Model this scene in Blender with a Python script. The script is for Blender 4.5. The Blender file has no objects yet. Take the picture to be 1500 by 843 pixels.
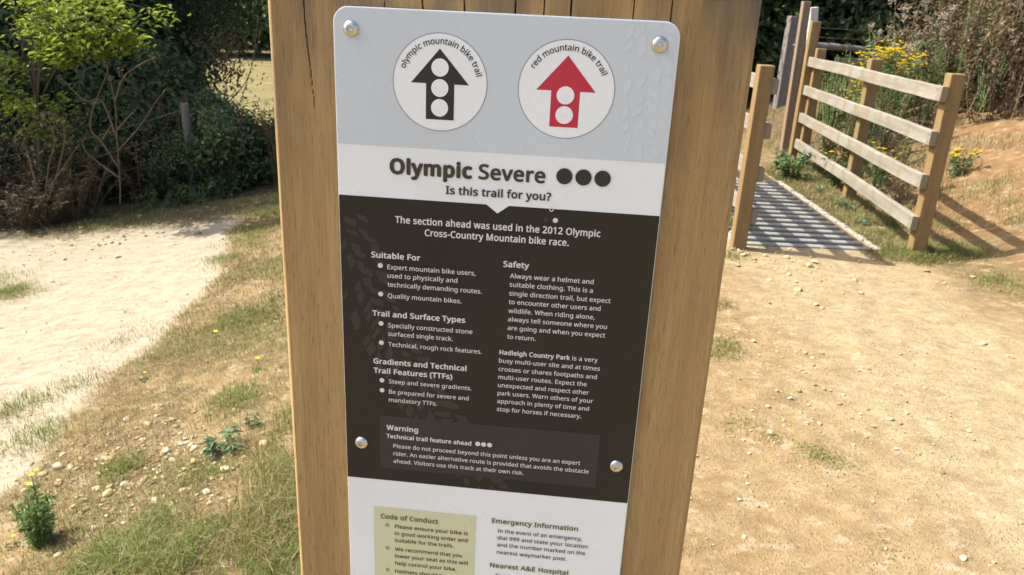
import bpy, math
import numpy as np
from mathutils import Matrix, Vector

rng = np.random.default_rng(11)
S = bpy.context.scene
COL = S.collection
R = math.radians

# ------------------------------------------------------------------ camera
FPX, CXP, CYP, CAMZ = 1140.0, 750.0, 421.5, 1.5
_d = np.array([-150.0, 3160.0, FPX]); _d /= np.linalg.norm(_d)
_up = -_d
_y = np.array([0, 0, 1.0]); _y = _y - _y.dot(_up) * _up; _y /= np.linalg.norm(_y)
_x = np.cross(_y, _up)
if _x[0] < 0: _x = -_x
ROT = np.stack([_x, _y, _up])                      # world = ROT @ camera(x right, y down, z forward)
CAMP = np.array([0, 0, CAMZ])
cd = bpy.data.cameras.new('camera'); cam = bpy.data.objects.new('camera', cd); COL.objects.link(cam)
cx, cyv, cz = ROT @ [1, 0, 0], ROT @ [0, -1, 0], ROT @ [0, 0, -1]
cam.matrix_world = Matrix(((cx[0], cyv[0], cz[0], 0), (cx[1], cyv[1], cz[1], 0), (cx[2], cyv[2], cz[2], CAMZ), (0, 0, 0, 1)))
cd.sensor_fit = 'HORIZONTAL'; cd.sensor_width = 36; cd.lens = FPX / 1500 * 36
cd.clip_start = 0.02; cd.clip_end = 2000
cd.dof.use_dof = True; cd.dof.focus_distance = 0.53; cd.dof.aperture_fstop = 33.0
S.camera = cam

# ------------------------------------------------------------------ world, sun, exposure
w = bpy.data.worlds.new('World'); S.world = w; w.use_nodes = True
nt = w.node_tree; nt.nodes.clear()
sky = nt.nodes.new('ShaderNodeTexSky'); sky.sky_type = 'NISHITA'; sky.sun_disc = False
SUN = np.array([-0.985 * 0.62, 0.165 * 0.62, 0.78]); SUN /= np.linalg.norm(SUN)      # towards the sun
sky.sun_elevation = math.asin(SUN[2]); sky.sun_rotation = math.atan2(SUN[0], SUN[1])
sky.air_density = 0.75; sky.dust_density = 4.5; sky.ozone_density = 0.6
bg = nt.nodes.new('ShaderNodeBackground'); bg.inputs[1].default_value = 0.115
out = nt.nodes.new('ShaderNodeOutputWorld')
nt.links.new(sky.outputs[0], bg.inputs[0]); nt.links.new(bg.outputs[0], out.inputs[0])
sl = bpy.data.lights.new('sun', 'SUN'); sl.energy = 3.6; sl.angle = R(0.53); sl.color = (1.0, 0.965, 0.90)
so = bpy.data.objects.new('sun', sl); COL.objects.link(so)
so.rotation_euler = Vector(-SUN).to_track_quat('-Z', 'Y').to_euler(); so.location = (-6, 1, 9)
S.view_settings.view_transform = 'Standard'; S.view_settings.look = 'None'
S.view_settings.exposure = 1.52; S.view_settings.gamma = 1.0
S.cycles.use_denoising = True
S.cycles.max_bounces = 8; S.cycles.transparent_max_bounces = 8

# ------------------------------------------------------------------ helpers
def ray(px, py):
    v = ROT @ np.array([px - CXP, py - CYP, FPX]); return v / v[1]      # per metre of depth

_H = rng.random((256, 256))
def vnoise(x, y, s=1.0, o=0):
    x = np.asarray(x, float) / s + o * 17.3; y = np.asarray(y, float) / s + o * 9.1
    xi = np.floor(x).astype(int); yi = np.floor(y).astype(int); fx = x - xi; fy = y - yi
    fx = fx * fx * (3 - 2 * fx); fy = fy * fy * (3 - 2 * fy)
    h = lambda a, b: _H[a % 256, b % 256]
    return (h(xi, yi) * (1 - fx) + h(xi + 1, yi) * fx) * (1 - fy) + (h(xi, yi + 1) * (1 - fx) + h(xi + 1, yi + 1) * fx) * fy
def fbm(x, y, s=1.0, o=0, n=4):
    t = 0; a = 1; tot = 0
    for i in range(n):
        t = t + a * vnoise(x, y, s / 2 ** i, o + i); tot += a; a *= .5
    return t / tot
def sstep(a, b, x):
    t = np.clip((np.asarray(x, float) - a) / (b - a), 0, 1); return t * t * (3 - 2 * t)

GX0, GX1, GY0, GY1 = 1.60, 2.54, 5.34, 7.54        # the pit of the cattle grid
def terr(x, y, fine=True):
    x = np.asarray(x, float); y = np.asarray(y, float)
    s = np.maximum(0, -x - 0.25)
    z = -0.95 * np.tanh(.3 * s) * sstep(-6, 0, y)
    left = sstep(0.0, 3.5, -x)
    z = z - 4.0 * sstep(10, 46, y) * left
    z = z + 0.75 * sstep(0.0, 2.4, x - 2.95 - 0.10 * np.maximum(0, y - 8)) * sstep(2.2, 5.0, y)
    if fine:
        near = 1 - sstep(12, 25, np.hypot(x, y))
        path = pathmask(x, y)
        amp = 0.05 * (1 - .75 * path)
        z = z + near * ((fbm(x, y, 1.1, 3) - .5) * amp + (fbm(x, y, .16, 7, 3) - .5) * .028 * (1 - .45 * path))
    return z
def pathmask(x, y):
    """1 on the worn pale path on the left and on the track to the right"""
    x = np.asarray(x, float); y = np.asarray(y, float)
    wob = (fbm(x, y, .7, 21, 4) - .5) * .75
    # left: the pale stony path lies beyond an edge running from near left to far right
    ex = -2.08 + .05 * (y - 2.8) - .040 * (y - 2.8) ** 2
    l = sstep(-.05, .12, ex - x + wob * .5) * (1 - sstep(7.2, 7.8, y + wob * .7 - .10 * (x + 3))) * sstep(.2, 2, y + .3 * -x)
    return np.clip(l, 0, 1)
def trackmask(x, y):
    x = np.asarray(x, float); y = np.asarray(y, float)
    wob = (fbm(x, y, .6, 31, 4) - .5) * .5
    c = 2.05 - .02 * (5.3 - y)
    return sstep(0.95, 0.25, np.abs(x - c + wob))
def hit(px, py):
    v = ray(px, py); t = .8
    while t < 200:
        p = CAMP + v * t
        if p[2] < terr(p[0], p[1], False): break
        t += .01 + t * .002
    return np.array([p[0], p[1], float(terr(p[0], p[1]))])
def atY(px, py, Y): return CAMP + ray(px, py) * Y

class MB:
    def __init__(s): s.V = []; s.F = []; s.M = []; s.n = 0
    def add(s, V, F, m=0):
        V = np.asarray(V, float).reshape(-1, 3); F = np.asarray(F, int)
        s.V.append(V); s.F.append(F + s.n); s.M.append(np.full(len(F), m)); s.n += len(V); return s
    def box(s, lo, hi, m=0, bev=0.0, M=None):
        bm = bevbox(lo, hi, bev); V = np.array([v.co for v in bm.verts])
        if M is not None: V = V @ np.array(M.to_3x3()).T + np.array(M.translation)
        quads = {}
        for f in bm.faces: quads.setdefault(len(f.verts), []).append([v.index for v in f.verts])
        n0 = s.n; first = True
        for k, F in quads.items():
            if first: s.add(V, F, m); first = False
            else: s.F.append(np.asarray(F) + n0); s.M.append(np.full(len(F), m))
        bm.free(); return s
    def tube(s, P, rad, k=6, m=0, cap=True):
        P = np.asarray(P, float); n = len(P); rad = np.broadcast_to(rad, n)
        T = np.gradient(P, axis=0); T /= np.linalg.norm(T, axis=1)[:, None] + 1e-9
        ref = np.array([0.31, .77, .12]); ref = ref if abs(T[0].dot(ref)) < .9 else np.array([1., 0, 0])
        A = np.cross(T, ref); A /= np.linalg.norm(A, axis=1)[:, None] + 1e-9; B = np.cross(T, A)
        a = np.arange(k) / k * 2 * np.pi
        V = P[:, None] + rad[:, None, None] * (A[:, None] * np.cos(a)[None, :, None] + B[:, None] * np.sin(a)[None, :, None])
        i = np.arange(n - 1)[:, None] * k; j = np.arange(k)[None]; j2 = (j + 1) % k
        F = np.stack([i + j, i + j2, i + k + j2, i + k + j], -1).reshape(-1, 4)
        n0 = s.n; s.add(V.reshape(-1, 3), F, m)
        if cap:
            s.F.append(np.array([list(range(n0, n0 + k))[::-1]])); s.M.append(np.array([m]))
            s.F.append(np.array([list(range(n0 + (n - 1) * k, n0 + n * k))])); s.M.append(np.array([m]))
        return s
    def mesh(s, name, smooth=False):
        me = bpy.data.meshes.new(name)
        V = np.concatenate(s.V)
        tot = np.concatenate([np.full(len(f), f.shape[1]) for f in s.F]); loops = np.concatenate([f.ravel() for f in s.F])
        me.vertices.add(len(V)); me.vertices.foreach_set('co', V.ravel().astype(np.float32))
        me.loops.add(len(loops)); me.loops.foreach_set('vertex_index', loops.astype(np.int32))
        me.polygons.add(len(tot)); st = np.concatenate([[0], np.cumsum(tot)[:-1]])
        me.polygons.foreach_set('loop_start', st.astype(np.int32)); me.polygons.foreach_set('loop_total', tot.astype(np.int32))
        me.polygons.foreach_set('material_index', np.concatenate(s.M).astype(np.int32))
        me.polygons.foreach_set('use_smooth', np.full(len(tot), smooth))
        me.update(); me.validate(); return me
    def build(s, name, mats, parent=None, smooth=False):
        me = s.mesh(name, smooth)
        for m in (mats if isinstance(mats, (list, tuple)) else [mats]): me.materials.append(m)
        o = bpy.data.objects.new(name, me); COL.objects.link(o); o.parent = parent; return o

import bmesh
def bevbox(lo, hi, bev):
    bm = bmesh.new(); bmesh.ops.create_cube(bm, size=1)
    lo = Vector(lo); hi = Vector(hi)
    for v in bm.verts: v.co = Vector((lo[i] + (v.co[i] + .5) * (hi[i] - lo[i]) for i in range(3)))
    if bev > 0: bmesh.ops.bevel(bm, geom=list(bm.edges), offset=bev, segments=2, affect='EDGES', profile=.5)
    bm.verts.ensure_lookup_table(); bm.verts.index_update(); return bm
def tag(o, label=None, cat=None, group=None, kind=None):
    if label: o['label'] = label
    if cat: o['category'] = cat
    if group: o['group'] = group
    if kind: o['kind'] = kind
    return o
def empty(name, loc, rz=0, label=None, cat=None, group=None):
    o = bpy.data.objects.new(name, None); COL.objects.link(o); o.location = loc; o.rotation_euler = (0, 0, rz)
    o.empty_display_size = .1
    return tag(o, label, cat, group)
def copy_tree(o, parent=None):
    c = o.copy(); COL.objects.link(c); c.parent = parent
    for ch in list(o.children): copy_tree(ch, c)
    return c

# ------------------------------------------------------------------ materials
class NT:
    def __init__(s, name):
        s.m = bpy.data.materials.new(name); s.m.use_nodes = True; s.t = s.m.node_tree
        s.b = s.t.nodes['Principled BSDF']; s.out = s.t.nodes['Material Output']
        s.tc = s.t.nodes.new('ShaderNodeTexCoord')
    def n(s, typ, **kw):
        x = s.t.nodes.new(typ)
        for k, v in kw.items(): setattr(x, k, v)
        return x
    def l(s, a, b): s.t.links.new(a, b)
    def set(s, **kw):
        for k, v in kw.items():
            i = s.b.inputs[k.replace('_', ' ')]
            i.default_value = v if not isinstance(v, tuple) else (*v, 1)
        return s
    def map(s, scale, coord='Object', rot=(0, 0, 0)):
        mp = s.n('ShaderNodeMapping'); mp.inputs['Scale'].default_value = scale; mp.inputs['Rotation'].default_value = rot
        s.l(s.tc.outputs[coord], mp.inputs[0]); return mp.outputs[0]
    def noise(s, vec, scale, detail=4, rough=.55, dist=0):
        x = s.n('ShaderNodeTexNoise'); x.inputs['Scale'].default_value = scale; x.inputs['Detail'].default_value = detail
        x.inputs['Roughness'].default_value = rough; x.inputs['Distortion'].default_value = dist
        s.l(vec, x.inputs['Vector']); return x.outputs['Fac']
    def ramp(s, fac, stops, interp='LINEAR'):
        x = s.n('ShaderNodeValToRGB'); x.color_ramp.interpolation = interp; e = x.color_ramp.elements
        while len(e) < len(stops): e.new(.5)
        for i, (p, c) in enumerate(stops):
            e[i].position = p; e[i].color = (*c, 1) if isinstance(c, tuple) else (c, c, c, 1)
        s.l(fac, x.inputs[0]); return x.outputs[0]
    def mix(s, fac, a, b, mode='MIX'):
        x = s.n('ShaderNodeMix', data_type='RGBA', blend_type=mode)
        for sock, v in ((x.inputs[0], fac), (x.inputs[6], a), (x.inputs[7], b)):
            if hasattr(v, 'is_output'): s.l(v, sock)
            elif isinstance(v, tuple): sock.default_value = (*v, 1)
            else: sock.default_value = v
        return x.outputs[2]
    def math(s, op, a, b=None, c=None):
        x = s.n('ShaderNodeMath', operation=op)
        for i, v in enumerate((a, b, c)):
            if v is None: continue
            if hasattr(v, 'is_output'): s.l(v, x.inputs[i])
            else: x.inputs[i].default_value = v
        return x.outputs[0]
    def bump(s, h, strength=.3, dist=.01):
        x = s.n('ShaderNodeBump'); x.inputs['Strength'].default_value = strength; x.inputs['Distance'].default_value = dist
        s.l(h, x.inputs['Height']); s.l(x.outputs[0], s.b.inputs['Normal']); return s
    def col(s, c): s.l(c, s.b.inputs['Base Color']); return s

def plain(name, c, rough=.5, bump=0, var=.0, metal=0, coat=0, spec=.5):
    t = NT(name); t.set(Base_Color=c, Roughness=rough, Metallic=metal, Coat_Weight=coat)
    t.b.inputs['Specular IOR Level'].default_value = spec
    if var or bump:
        n = t.noise(t.map((1, 1, 1)), 60, 5)
        if var: t.col(t.mix(n, tuple(x * (1 - var) for x in c), tuple(min(1, x * (1 + var)) for x in c)))
        if bump: t.bump(n, bump, .002)
    return t.m

def wood_mat(name, stops, sc=1.0, grey=None, axis=2, flecks=True, bump=.35, fleck=.55):
    """long-grained timber, the grain along one axis"""
    t = NT(name); st = [14 * sc] * 3; st[axis] = .8 * sc
    v = t.map(tuple(st)); st2 = [170 * sc] * 3; st2[axis] = 5 * sc; v2 = t.map(tuple(st2))
    a = t.noise(v, 1.2, 6, .6, .6); b = t.noise(v2, 1.0, 4, .6)
    f = t.math('ADD', t.math('MULTIPLY', a, .6), t.math('MULTIPLY', b, .4))
    c = t.ramp(f, stops)
    if grey:
        g = t.noise(t.map((5 * sc, 5 * sc, 1.6 * sc)), 1, 4); c = t.mix(t.ramp(g, [(.42, 0.0), (.62, .75)]), c, grey)
    h = b
    if flecks:
        st3 = [420 * sc] * 3; st3[axis] = 26 * sc
        k = t.noise(t.map(tuple(st3)), 1, 2, .5); fk = t.ramp(k, [(.30, 1.0), (.40, 0.0)])
        c = t.mix(t.math('MULTIPLY', fk, fleck), c, tuple(x * .35 for x in stops[0][1]))
        h = t.math('SUBTRACT', b, t.math('MULTIPLY', fk, .6))
    if axis == 2 and sc > 3:
        vo = t.n('ShaderNodeTexVoronoi'); vo.inputs['Scale'].default_value = 34; t.l(t.map((1, 1, .6)), vo.inputs['Vector']); cs = t.n('ShaderNodeSeparateColor'); t.l(vo.outputs['Color'], cs.inputs[0])
        dot = t.math('MULTIPLY', t.ramp(vo.outputs['Distance'], [(.025, 1.0), (.05, 0.0)]), t.ramp(cs.outputs[0], [(.80, 0.0), (.82, 1.0)])); c = t.mix(t.math('MULTIPLY', dot, .85), c, (.035, .025, .018))
        lo = t.noise(t.map((16, 16, 3)), 1, 5, .6); c = t.mix(t.ramp(lo, [(.38, .5), (.55, 0.0)]), c, t.mix(.5, c, (.16, .10, .045)))
    t.col(c); t.set(Roughness=.72); t.b.inputs['Specular IOR Level'].default_value = .3; t.bump(h, bump, .0012)
    return t.m

def leaf_mat(name, c0, c1, c2=None, trans=.35, rough=.5, spec=.3, big=.8):
    t = NT(name)
    g = t.n('ShaderNodeNewGeometry')
    r = g.outputs['Random Per Island']
    n = t.noise(t.map((1, 1, 1)), big, 3)
    f = t.math('ADD', t.math('MULTIPLY', r, .6), t.math('MULTIPLY', n, .4))
    stops = [(.15, c0), (.6, c1)] + ([(.92, c2)] if c2 else [])
    c = t.ramp(f, stops); t.col(c); t.set(Roughness=rough); t.b.inputs['Specular IOR Level'].default_value = spec
    if trans:
        tr = t.n('ShaderNodeBsdfTranslucent'); t.l(t.mix(.5, c, tuple(min(1, x * 1.6) for x in c1)), tr.inputs[0])
        mx = t.n('ShaderNodeMixShader'); mx.inputs[0].default_value = trans
        t.l(t.b.outputs[0], mx.inputs[1]); t.l(tr.outputs[0], mx.inputs[2]); t.l(mx.outputs[0], t.out.inputs[0])
    return t.m

M_post = wood_mat('oak_post', [(.32, (.30, .198, .080)), (.5, (.388, .260, .108)), (.68, (.475, .332, .150))], 3.2, bump=.45, fleck=.45)
def tune_post():
    """weathered grey near the cut top of the oak post, dark damp patches round the cracks"""
    m = M_post; t = m.node_tree; b = t.nodes['Principled BSDF']; lk = b.inputs['Base Color'].links[0]; src = lk.from_socket
    tc = t.nodes.new('ShaderNodeTexCoord'); sp = t.nodes.new('ShaderNodeSeparateXYZ'); t.links.new(tc.outputs['Object'], sp.inputs[0])
    mr = t.nodes.new('ShaderNodeMapRange'); mr.inputs[1].default_value = 1.36; mr.inputs[2].default_value = 1.52; t.links.new(sp.outputs[2], mr.inputs[0])
    ns = t.nodes.new('ShaderNodeTexNoise'); ns.inputs['Scale'].default_value = 1; ns.inputs['Detail'].default_value = 5
    mp = t.nodes.new('ShaderNodeMapping'); mp.inputs['Scale'].default_value = (30, 30, 9); t.links.new(tc.outputs['Object'], mp.inputs[0]); t.links.new(mp.outputs[0], ns.inputs[0])
    rp = t.nodes.new('ShaderNodeValToRGB'); rp.color_ramp.elements[0].position = .42; rp.color_ramp.elements[1].position = .68; t.links.new(ns.outputs[0], rp.inputs[0])
    mu = t.nodes.new('ShaderNodeMath'); mu.operation = 'MULTIPLY'; t.links.new(rp.outputs[0], mu.inputs[0]); t.links.new(mr.outputs[0], mu.inputs[1])
    mx = t.nodes.new('ShaderNodeMix'); mx.data_type = 'RGBA'; t.links.new(mu.outputs[0], mx.inputs[0]); t.links.new(src, mx.inputs[6]); mx.inputs[7].default_value = (.10, .085, .07, 1)
    t.links.new(mx.outputs[2], b.inputs['Base Color'])
tune_post()
M_newwood = wood_mat('sawn_post_timber', [(.25, (.135, .086, .034)), (.5, (.20, .133, .056)), (.8, (.27, .186, .085))], 1.3, bump=.4)
M_rail = wood_mat('weathered_rail_timber', [(.3, (.12, .104, .082)), (.5, (.225, .205, .168)), (.7, (.31, .290, .245))], 1.0, grey=(.19, .155, .10), axis=1, bump=.5)
M_greywood = wood_mat('old_grey_timber', [(.25, (.10, .09, .08)), (.5, (.19, .17, .155)), (.8, (.27, .25, .23))], 1.0, bump=.5)
M_palewood = wood_mat('bleached_timber', [(.25, (.42, .39, .34)), (.5, (.58, .55, .5)), (.8, (.68, .66, .62))], 1.0, bump=.4)
M_darkwood = wood_mat('dark_brown_timber', [(.25, (.12, .085, .055)), (.5, (.20, .148, .10)), (.8, (.27, .21, .15))], 1.0, bump=.5)
M_bark = wood_mat('bark', [(.25, (.035, .03, .024)), (.5, (.07, .06, .046)), (.8, (.12, .10, .08))], .5, bump=.8, flecks=False)
M_stalk = plain('dry_stalk', (.15, .105, .055), .8, .3, .3)
M_stalkg = plain('green_stalk', (.11, .15, .05), .7, .2, .2)
M_steel = plain('galvanised_steel', (.205, .20, .175), .6, .25, .35, metal=0)
M_conc = plain('concrete', (.27, .25, .21), .9, .8, .25)
M_wire = plain('fence_wire', (.16, .16, .15), .55, 0, 0, metal=.5)

M_leafdark = leaf_mat('dark_leaf', (.032, .054, .022), (.074, .112, .042), (.14, .18, .075), .34)
M_leafmid = leaf_mat('mid_leaf', (.045, .08, .022), (.085, .14, .04), (.15, .20, .07), .35, .38, .6)
M_leafbright = leaf_mat('yellow_green_leaf', (.07, .11, .014), (.19, .24, .026), (.36, .37, .05), .45)
M_leafherb = leaf_mat('herb_leaf', (.05, .085, .03), (.09, .15, .05), (.15, .20, .08), .3)
M_fern = leaf_mat('ferny_leaf', (.08, .13, .035), (.14, .21, .06), (.21, .28, .09), .35)
M_leafblue = leaf_mat('grey_green_leaf', (.06, .10, .04), (.11, .16, .075), (.16, .21, .11), .25)
M_leafdry = leaf_mat('withered_leaf', (.06, .042, .022), (.135, .098, .052), (.24, .18, .10), .25)
M_fluff = leaf_mat('seed_fluff', (.30, .25, .17), (.42, .36, .27), (.54, .48, .38), .4)
M_yellow = leaf_mat('yellow_petal', (.75, .50, .004), (.85, .64, .008), (.88, .74, .02), .3)
M_grassg = leaf_mat('green_grass_blade', (.085, .12, .025), (.16, .20, .045), (.27, .27, .09), .35, big=3)
M_grassd = leaf_mat('dry_grass_blade', (.15, .115, .05), (.27, .21, .10), (.38, .31, .17), .3, big=3)

def ground_mat():
    t = NT('ground_soil'); at = t.n('ShaderNodeVertexColor'); at.layer_name = 'mask'
    sp = t.n('ShaderNodeSeparateColor'); t.l(at.outputs[0], sp.inputs[0])
    P, G, K = sp.outputs[0], sp.outputs[1], sp.outputs[2]
    v = t.map((1, 1, 1))
    n1 = t.noise(v, 1.3, 6, .6); n2 = t.noise(v, 9, 6, .65); n3 = t.noise(v, 55, 4, .6); n4 = t.noise(v, 240, 3, .6)
    soil = t.ramp(n2, [(.28, (0.129, 0.079, 0.034)), (.5, (0.204, 0.142, 0.066)), (.72, (0.265, 0.203, 0.110))])
    soil = t.mix(t.ramp(n1, [(.4, 0.0), (.62, .6)]), soil, (0.252, 0.183, 0.089))
    track = t.ramp(n2, [(.3, (0.223, 0.163, 0.084)), (.52, (0.284, 0.224, 0.128)), (.75, (0.324, 0.272, 0.176))])
    pale = t.ramp(n2, [(.28, (0.225, 0.185, 0.125)), (.5, (0.285, 0.245, 0.178)), (.75, (0.325, 0.288, 0.218))])
    turf = t.ramp(n2, [(.3, (0.070, 0.055, 0.022)), (.5, (0.140, 0.104, 0.045)), (.72, (0.217, 0.162, 0.074))])
    red = t.ramp(n2, [(.3, (0.119, 0.066, 0.027)), (.55, (0.175, 0.104, 0.045)), (.75, (0.224, 0.148, 0.071))])
    c = t.mix(K, soil, red); 
    tk = t.n('ShaderNodeVertexColor'); tk.layer_name = 'track'; ts = t.n('ShaderNodeSeparateColor'); t.l(tk.outputs[0], ts.inputs[0])
    c = t.mix(ts.outputs[0], c, track); c = t.mix(G, c, turf); c = t.mix(P, c, pale)
    fld = t.noise(t.map((.12, .5, 1)), 1, 6, .7)
    c = t.mix(ts.outputs[1], c, t.ramp(fld, [(.36, (.075, .075, .022)), (.5, (.13, .112, .038)), (.64, (.18, .148, .058))]))
    c = t.mix(ts.outputs[2], c, t.ramp(n2, [(.35, (0.035, 0.029, 0.013)), (.65, (0.077, 0.059, 0.030))]))  # dark litter tone with the shade under hedge and weeds painted in
    # grit: small lighter and darker grains
    vo = t.n('ShaderNodeTexVoronoi'); vo.inputs['Scale'].default_value = 75; t.l(v, vo.inputs['Vector'])
    grain = t.ramp(vo.outputs['Distance'], [(.12, 1.0), (.30, 0.0)])
    cs = t.n('ShaderNodeSeparateColor'); t.l(vo.outputs['Color'], cs.inputs[0])
    pick = t.ramp(cs.outputs[0], [(.52, 0.0), (.58, 1.0)]); gm = t.math('MULTIPLY', grain, t.math('MULTIPLY', pick, t.ramp(n2, [(.36, .25), (.58, 1.0)])))
    v2 = t.n('ShaderNodeTexVoronoi'); v2.inputs['Scale'].default_value = 170; t.l(v, v2.inputs['Vector'])
    g2 = t.ramp(v2.outputs['Distance'], [(.15, 1.0), (.40, 0.0)]); c2s = t.n('ShaderNodeSeparateColor'); t.l(v2.outputs['Color'], c2s.inputs[0])
    g2 = t.math('MULTIPLY', g2, t.ramp(c2s.outputs[0], [(.55, 0.0), (.6, 1.0)]))
    sc_ = t.noise(t.map((8, 15, 1), rot=(0, 0, .9)), 1, 6, .7); c = t.mix(t.ramp(sc_, [(.40, .55), (.50, 0.0)]), c, t.mix(.55, c, (.13, .085, .045)))
    sd_ = t.noise(t.map((10, 16, 1), rot=(0, 0, 1.2)), 1, 6, .7); c = t.mix(t.ramp(sd_, [(.54, 0.0), (.64, .5)]), c, (.37, .315, .22))
    c = t.mix(t.math('MULTIPLY', g2, .5), c, t.ramp(c2s.outputs[1], [(.2, (.17, .115, .06)), (.6, (.36, .30, .20)), (.9, (.42, .37, .29))]))
    c = t.mix(t.math('MULTIPLY', gm, .8), c, t.ramp(cs.outputs[1], [(.2, (0.210, 0.138, 0.065)), (.6, (0.420, 0.344, 0.214)), (.9, (0.476, 0.428, 0.309))]))
    c = t.mix(t.math('MULTIPLY', t.ramp(n3, [(.35, 1.0), (.5, 0.0)]), .35), c, t.mix(.5, c, (0.140, 0.083, 0.033)))
    t.col(c); t.set(Roughness=.95); t.b.inputs['Specular IOR Level'].default_value = .15
    h = t.math('ADD', t.math('MULTIPLY', n3, .7), t.math('ADD', t.math('MULTIPLY', gm, 1.0), t.math('ADD', t.math('MULTIPLY', g2, .4), t.math('MULTIPLY', n4, .25))))
    t.bump(h, .75, .014); return t.m
M_ground = ground_mat()
def stone_mat():
    t = NT('limestone_pebble'); g = t.n('ShaderNodeNewGeometry')
    c = t.ramp(g.outputs['Random Per Island'], [(.05, (0.234, 0.154, 0.062)), (.4, (0.296, 0.223, 0.112)), (.75, (0.374, 0.315, 0.187)), (.97, (0.437, 0.399, 0.281))])
    n = t.noise(t.map((1, 1, 1)), 60, 5); c = t.mix(t.math('MULTIPLY', n, .5), c, (0.281, 0.192, 0.081))
    t.col(c); t.set(Roughness=.9); t.bump(n, .5, .004); return t.m
M_stone = stone_mat()

# ------------------------------------------------------------------ ground sheet
def grow(lo, hi, step, far, g=1.16):
    a = list(np.arange(lo, hi + 1e-6, step)); s = step; x = a[-1]; up = []
    while x < far: s *= g; x += s; up.append(x)
    s = step; x = a[0]; dn = []
    while x > -far: s *= g; x -= s; dn.append(x)
    return np.array(dn[::-1] + a + up)
gx = grow(-5.6, 5.4, .03, 420); gy = grow(.9, 9.0, .03, 420)
# make grid lines meet the pit
for arr, vals in ((gx, (GX0, GX0 + .012, GX1 - .012, GX1)), (gy, (GY0, GY0 + .012, GY1 - .012, GY1))):
    i = np.searchsorted(arr, vals[0]); arr[i - 1], arr[i] = vals[0], vals[1]
    i = np.searchsorted(arr, vals[2]); arr[i], arr[i + 1] = vals[2], vals[3]
XX, YY = np.meshgrid(gx, gy); ZZ = terr(XX, YY)
pit = (XX > GX0 + .005) & (XX < GX1 - .005) & (YY > GY0 + .005) & (YY < GY1 - .005)
flat = sstep(.25, .0, np.maximum(np.maximum(GX0 - XX, XX - GX1), np.maximum(GY0 - YY, YY - GY1)))
ZZ = ZZ * (1 - flat) + flat * (-.006)
ZZ = np.where(pit, ZZ - .30, ZZ)
mb = MB(); nx, ny = len(gx), len(gy)
i = np.arange(ny - 1)[:, None] * nx; j = np.arange(nx - 1)[None]
mb.add(np.stack([XX, YY, ZZ], -1).reshape(-1, 3), np.stack([i + j, i + j + 1, i + nx + j + 1, i + nx + j], -1).reshape(-1, 4))
ground = mb.build('ground', M_ground, smooth=True); tag(ground, kind='structure')
def turfmask(x, y):
    n = fbm(x, y, .55, 41, 4)
    lm = (1 - pathmask(x, y)) * sstep(.05, -.45, x - .02 * y + (fbm(x, y, .9, 44, 4) - .5) * 1.1) * (1 - sstep(9, 10, y))
    right = sstep(.52, .66, n) * sstep(2.55, 2.8, x) * sstep(3.8, 4.8, y) * .8
    return np.clip(lm * (.35 + .65 * sstep(.34, .56, n)) + right + sstep(2.5, 2.6, x) * sstep(.55, .2, x - 2.6) * sstep(5.1, 5.4, y), 0, 1)
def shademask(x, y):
    """leaf litter, its colour darkened for the shade under the hedge and dry weeds"""
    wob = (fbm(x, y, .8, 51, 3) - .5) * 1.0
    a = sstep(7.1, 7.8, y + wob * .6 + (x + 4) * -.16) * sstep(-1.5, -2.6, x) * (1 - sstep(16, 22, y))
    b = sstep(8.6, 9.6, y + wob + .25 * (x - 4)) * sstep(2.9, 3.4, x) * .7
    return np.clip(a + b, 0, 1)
fx, fy = XX.ravel(), YY.ravel()
c1 = np.ones((len(fx), 4), np.float32); c1[:, 0] = pathmask(fx, fy); c1[:, 1] = turfmask(fx, fy)
c1[:, 2] = sstep(2.6, 3.4, fx + (fbm(fx, fy, .9, 61) - .5)) * sstep(3.5, 5.0, fy)
c2 = np.ones((len(fx), 4), np.float32); c2[:, 0] = trackmask(fx, fy) * .85 * sstep(.1, 1.0, fx + (fbm(fx, fy, .8, 46, 4) - .5) * .8)
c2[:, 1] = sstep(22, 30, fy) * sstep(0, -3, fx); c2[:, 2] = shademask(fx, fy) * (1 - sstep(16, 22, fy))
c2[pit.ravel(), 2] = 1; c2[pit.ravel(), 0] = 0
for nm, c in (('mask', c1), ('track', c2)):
    a = ground.data.color_attributes.new(nm, 'FLOAT_COLOR', 'POINT'); a.data.foreach_set('color', c.ravel())

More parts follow.
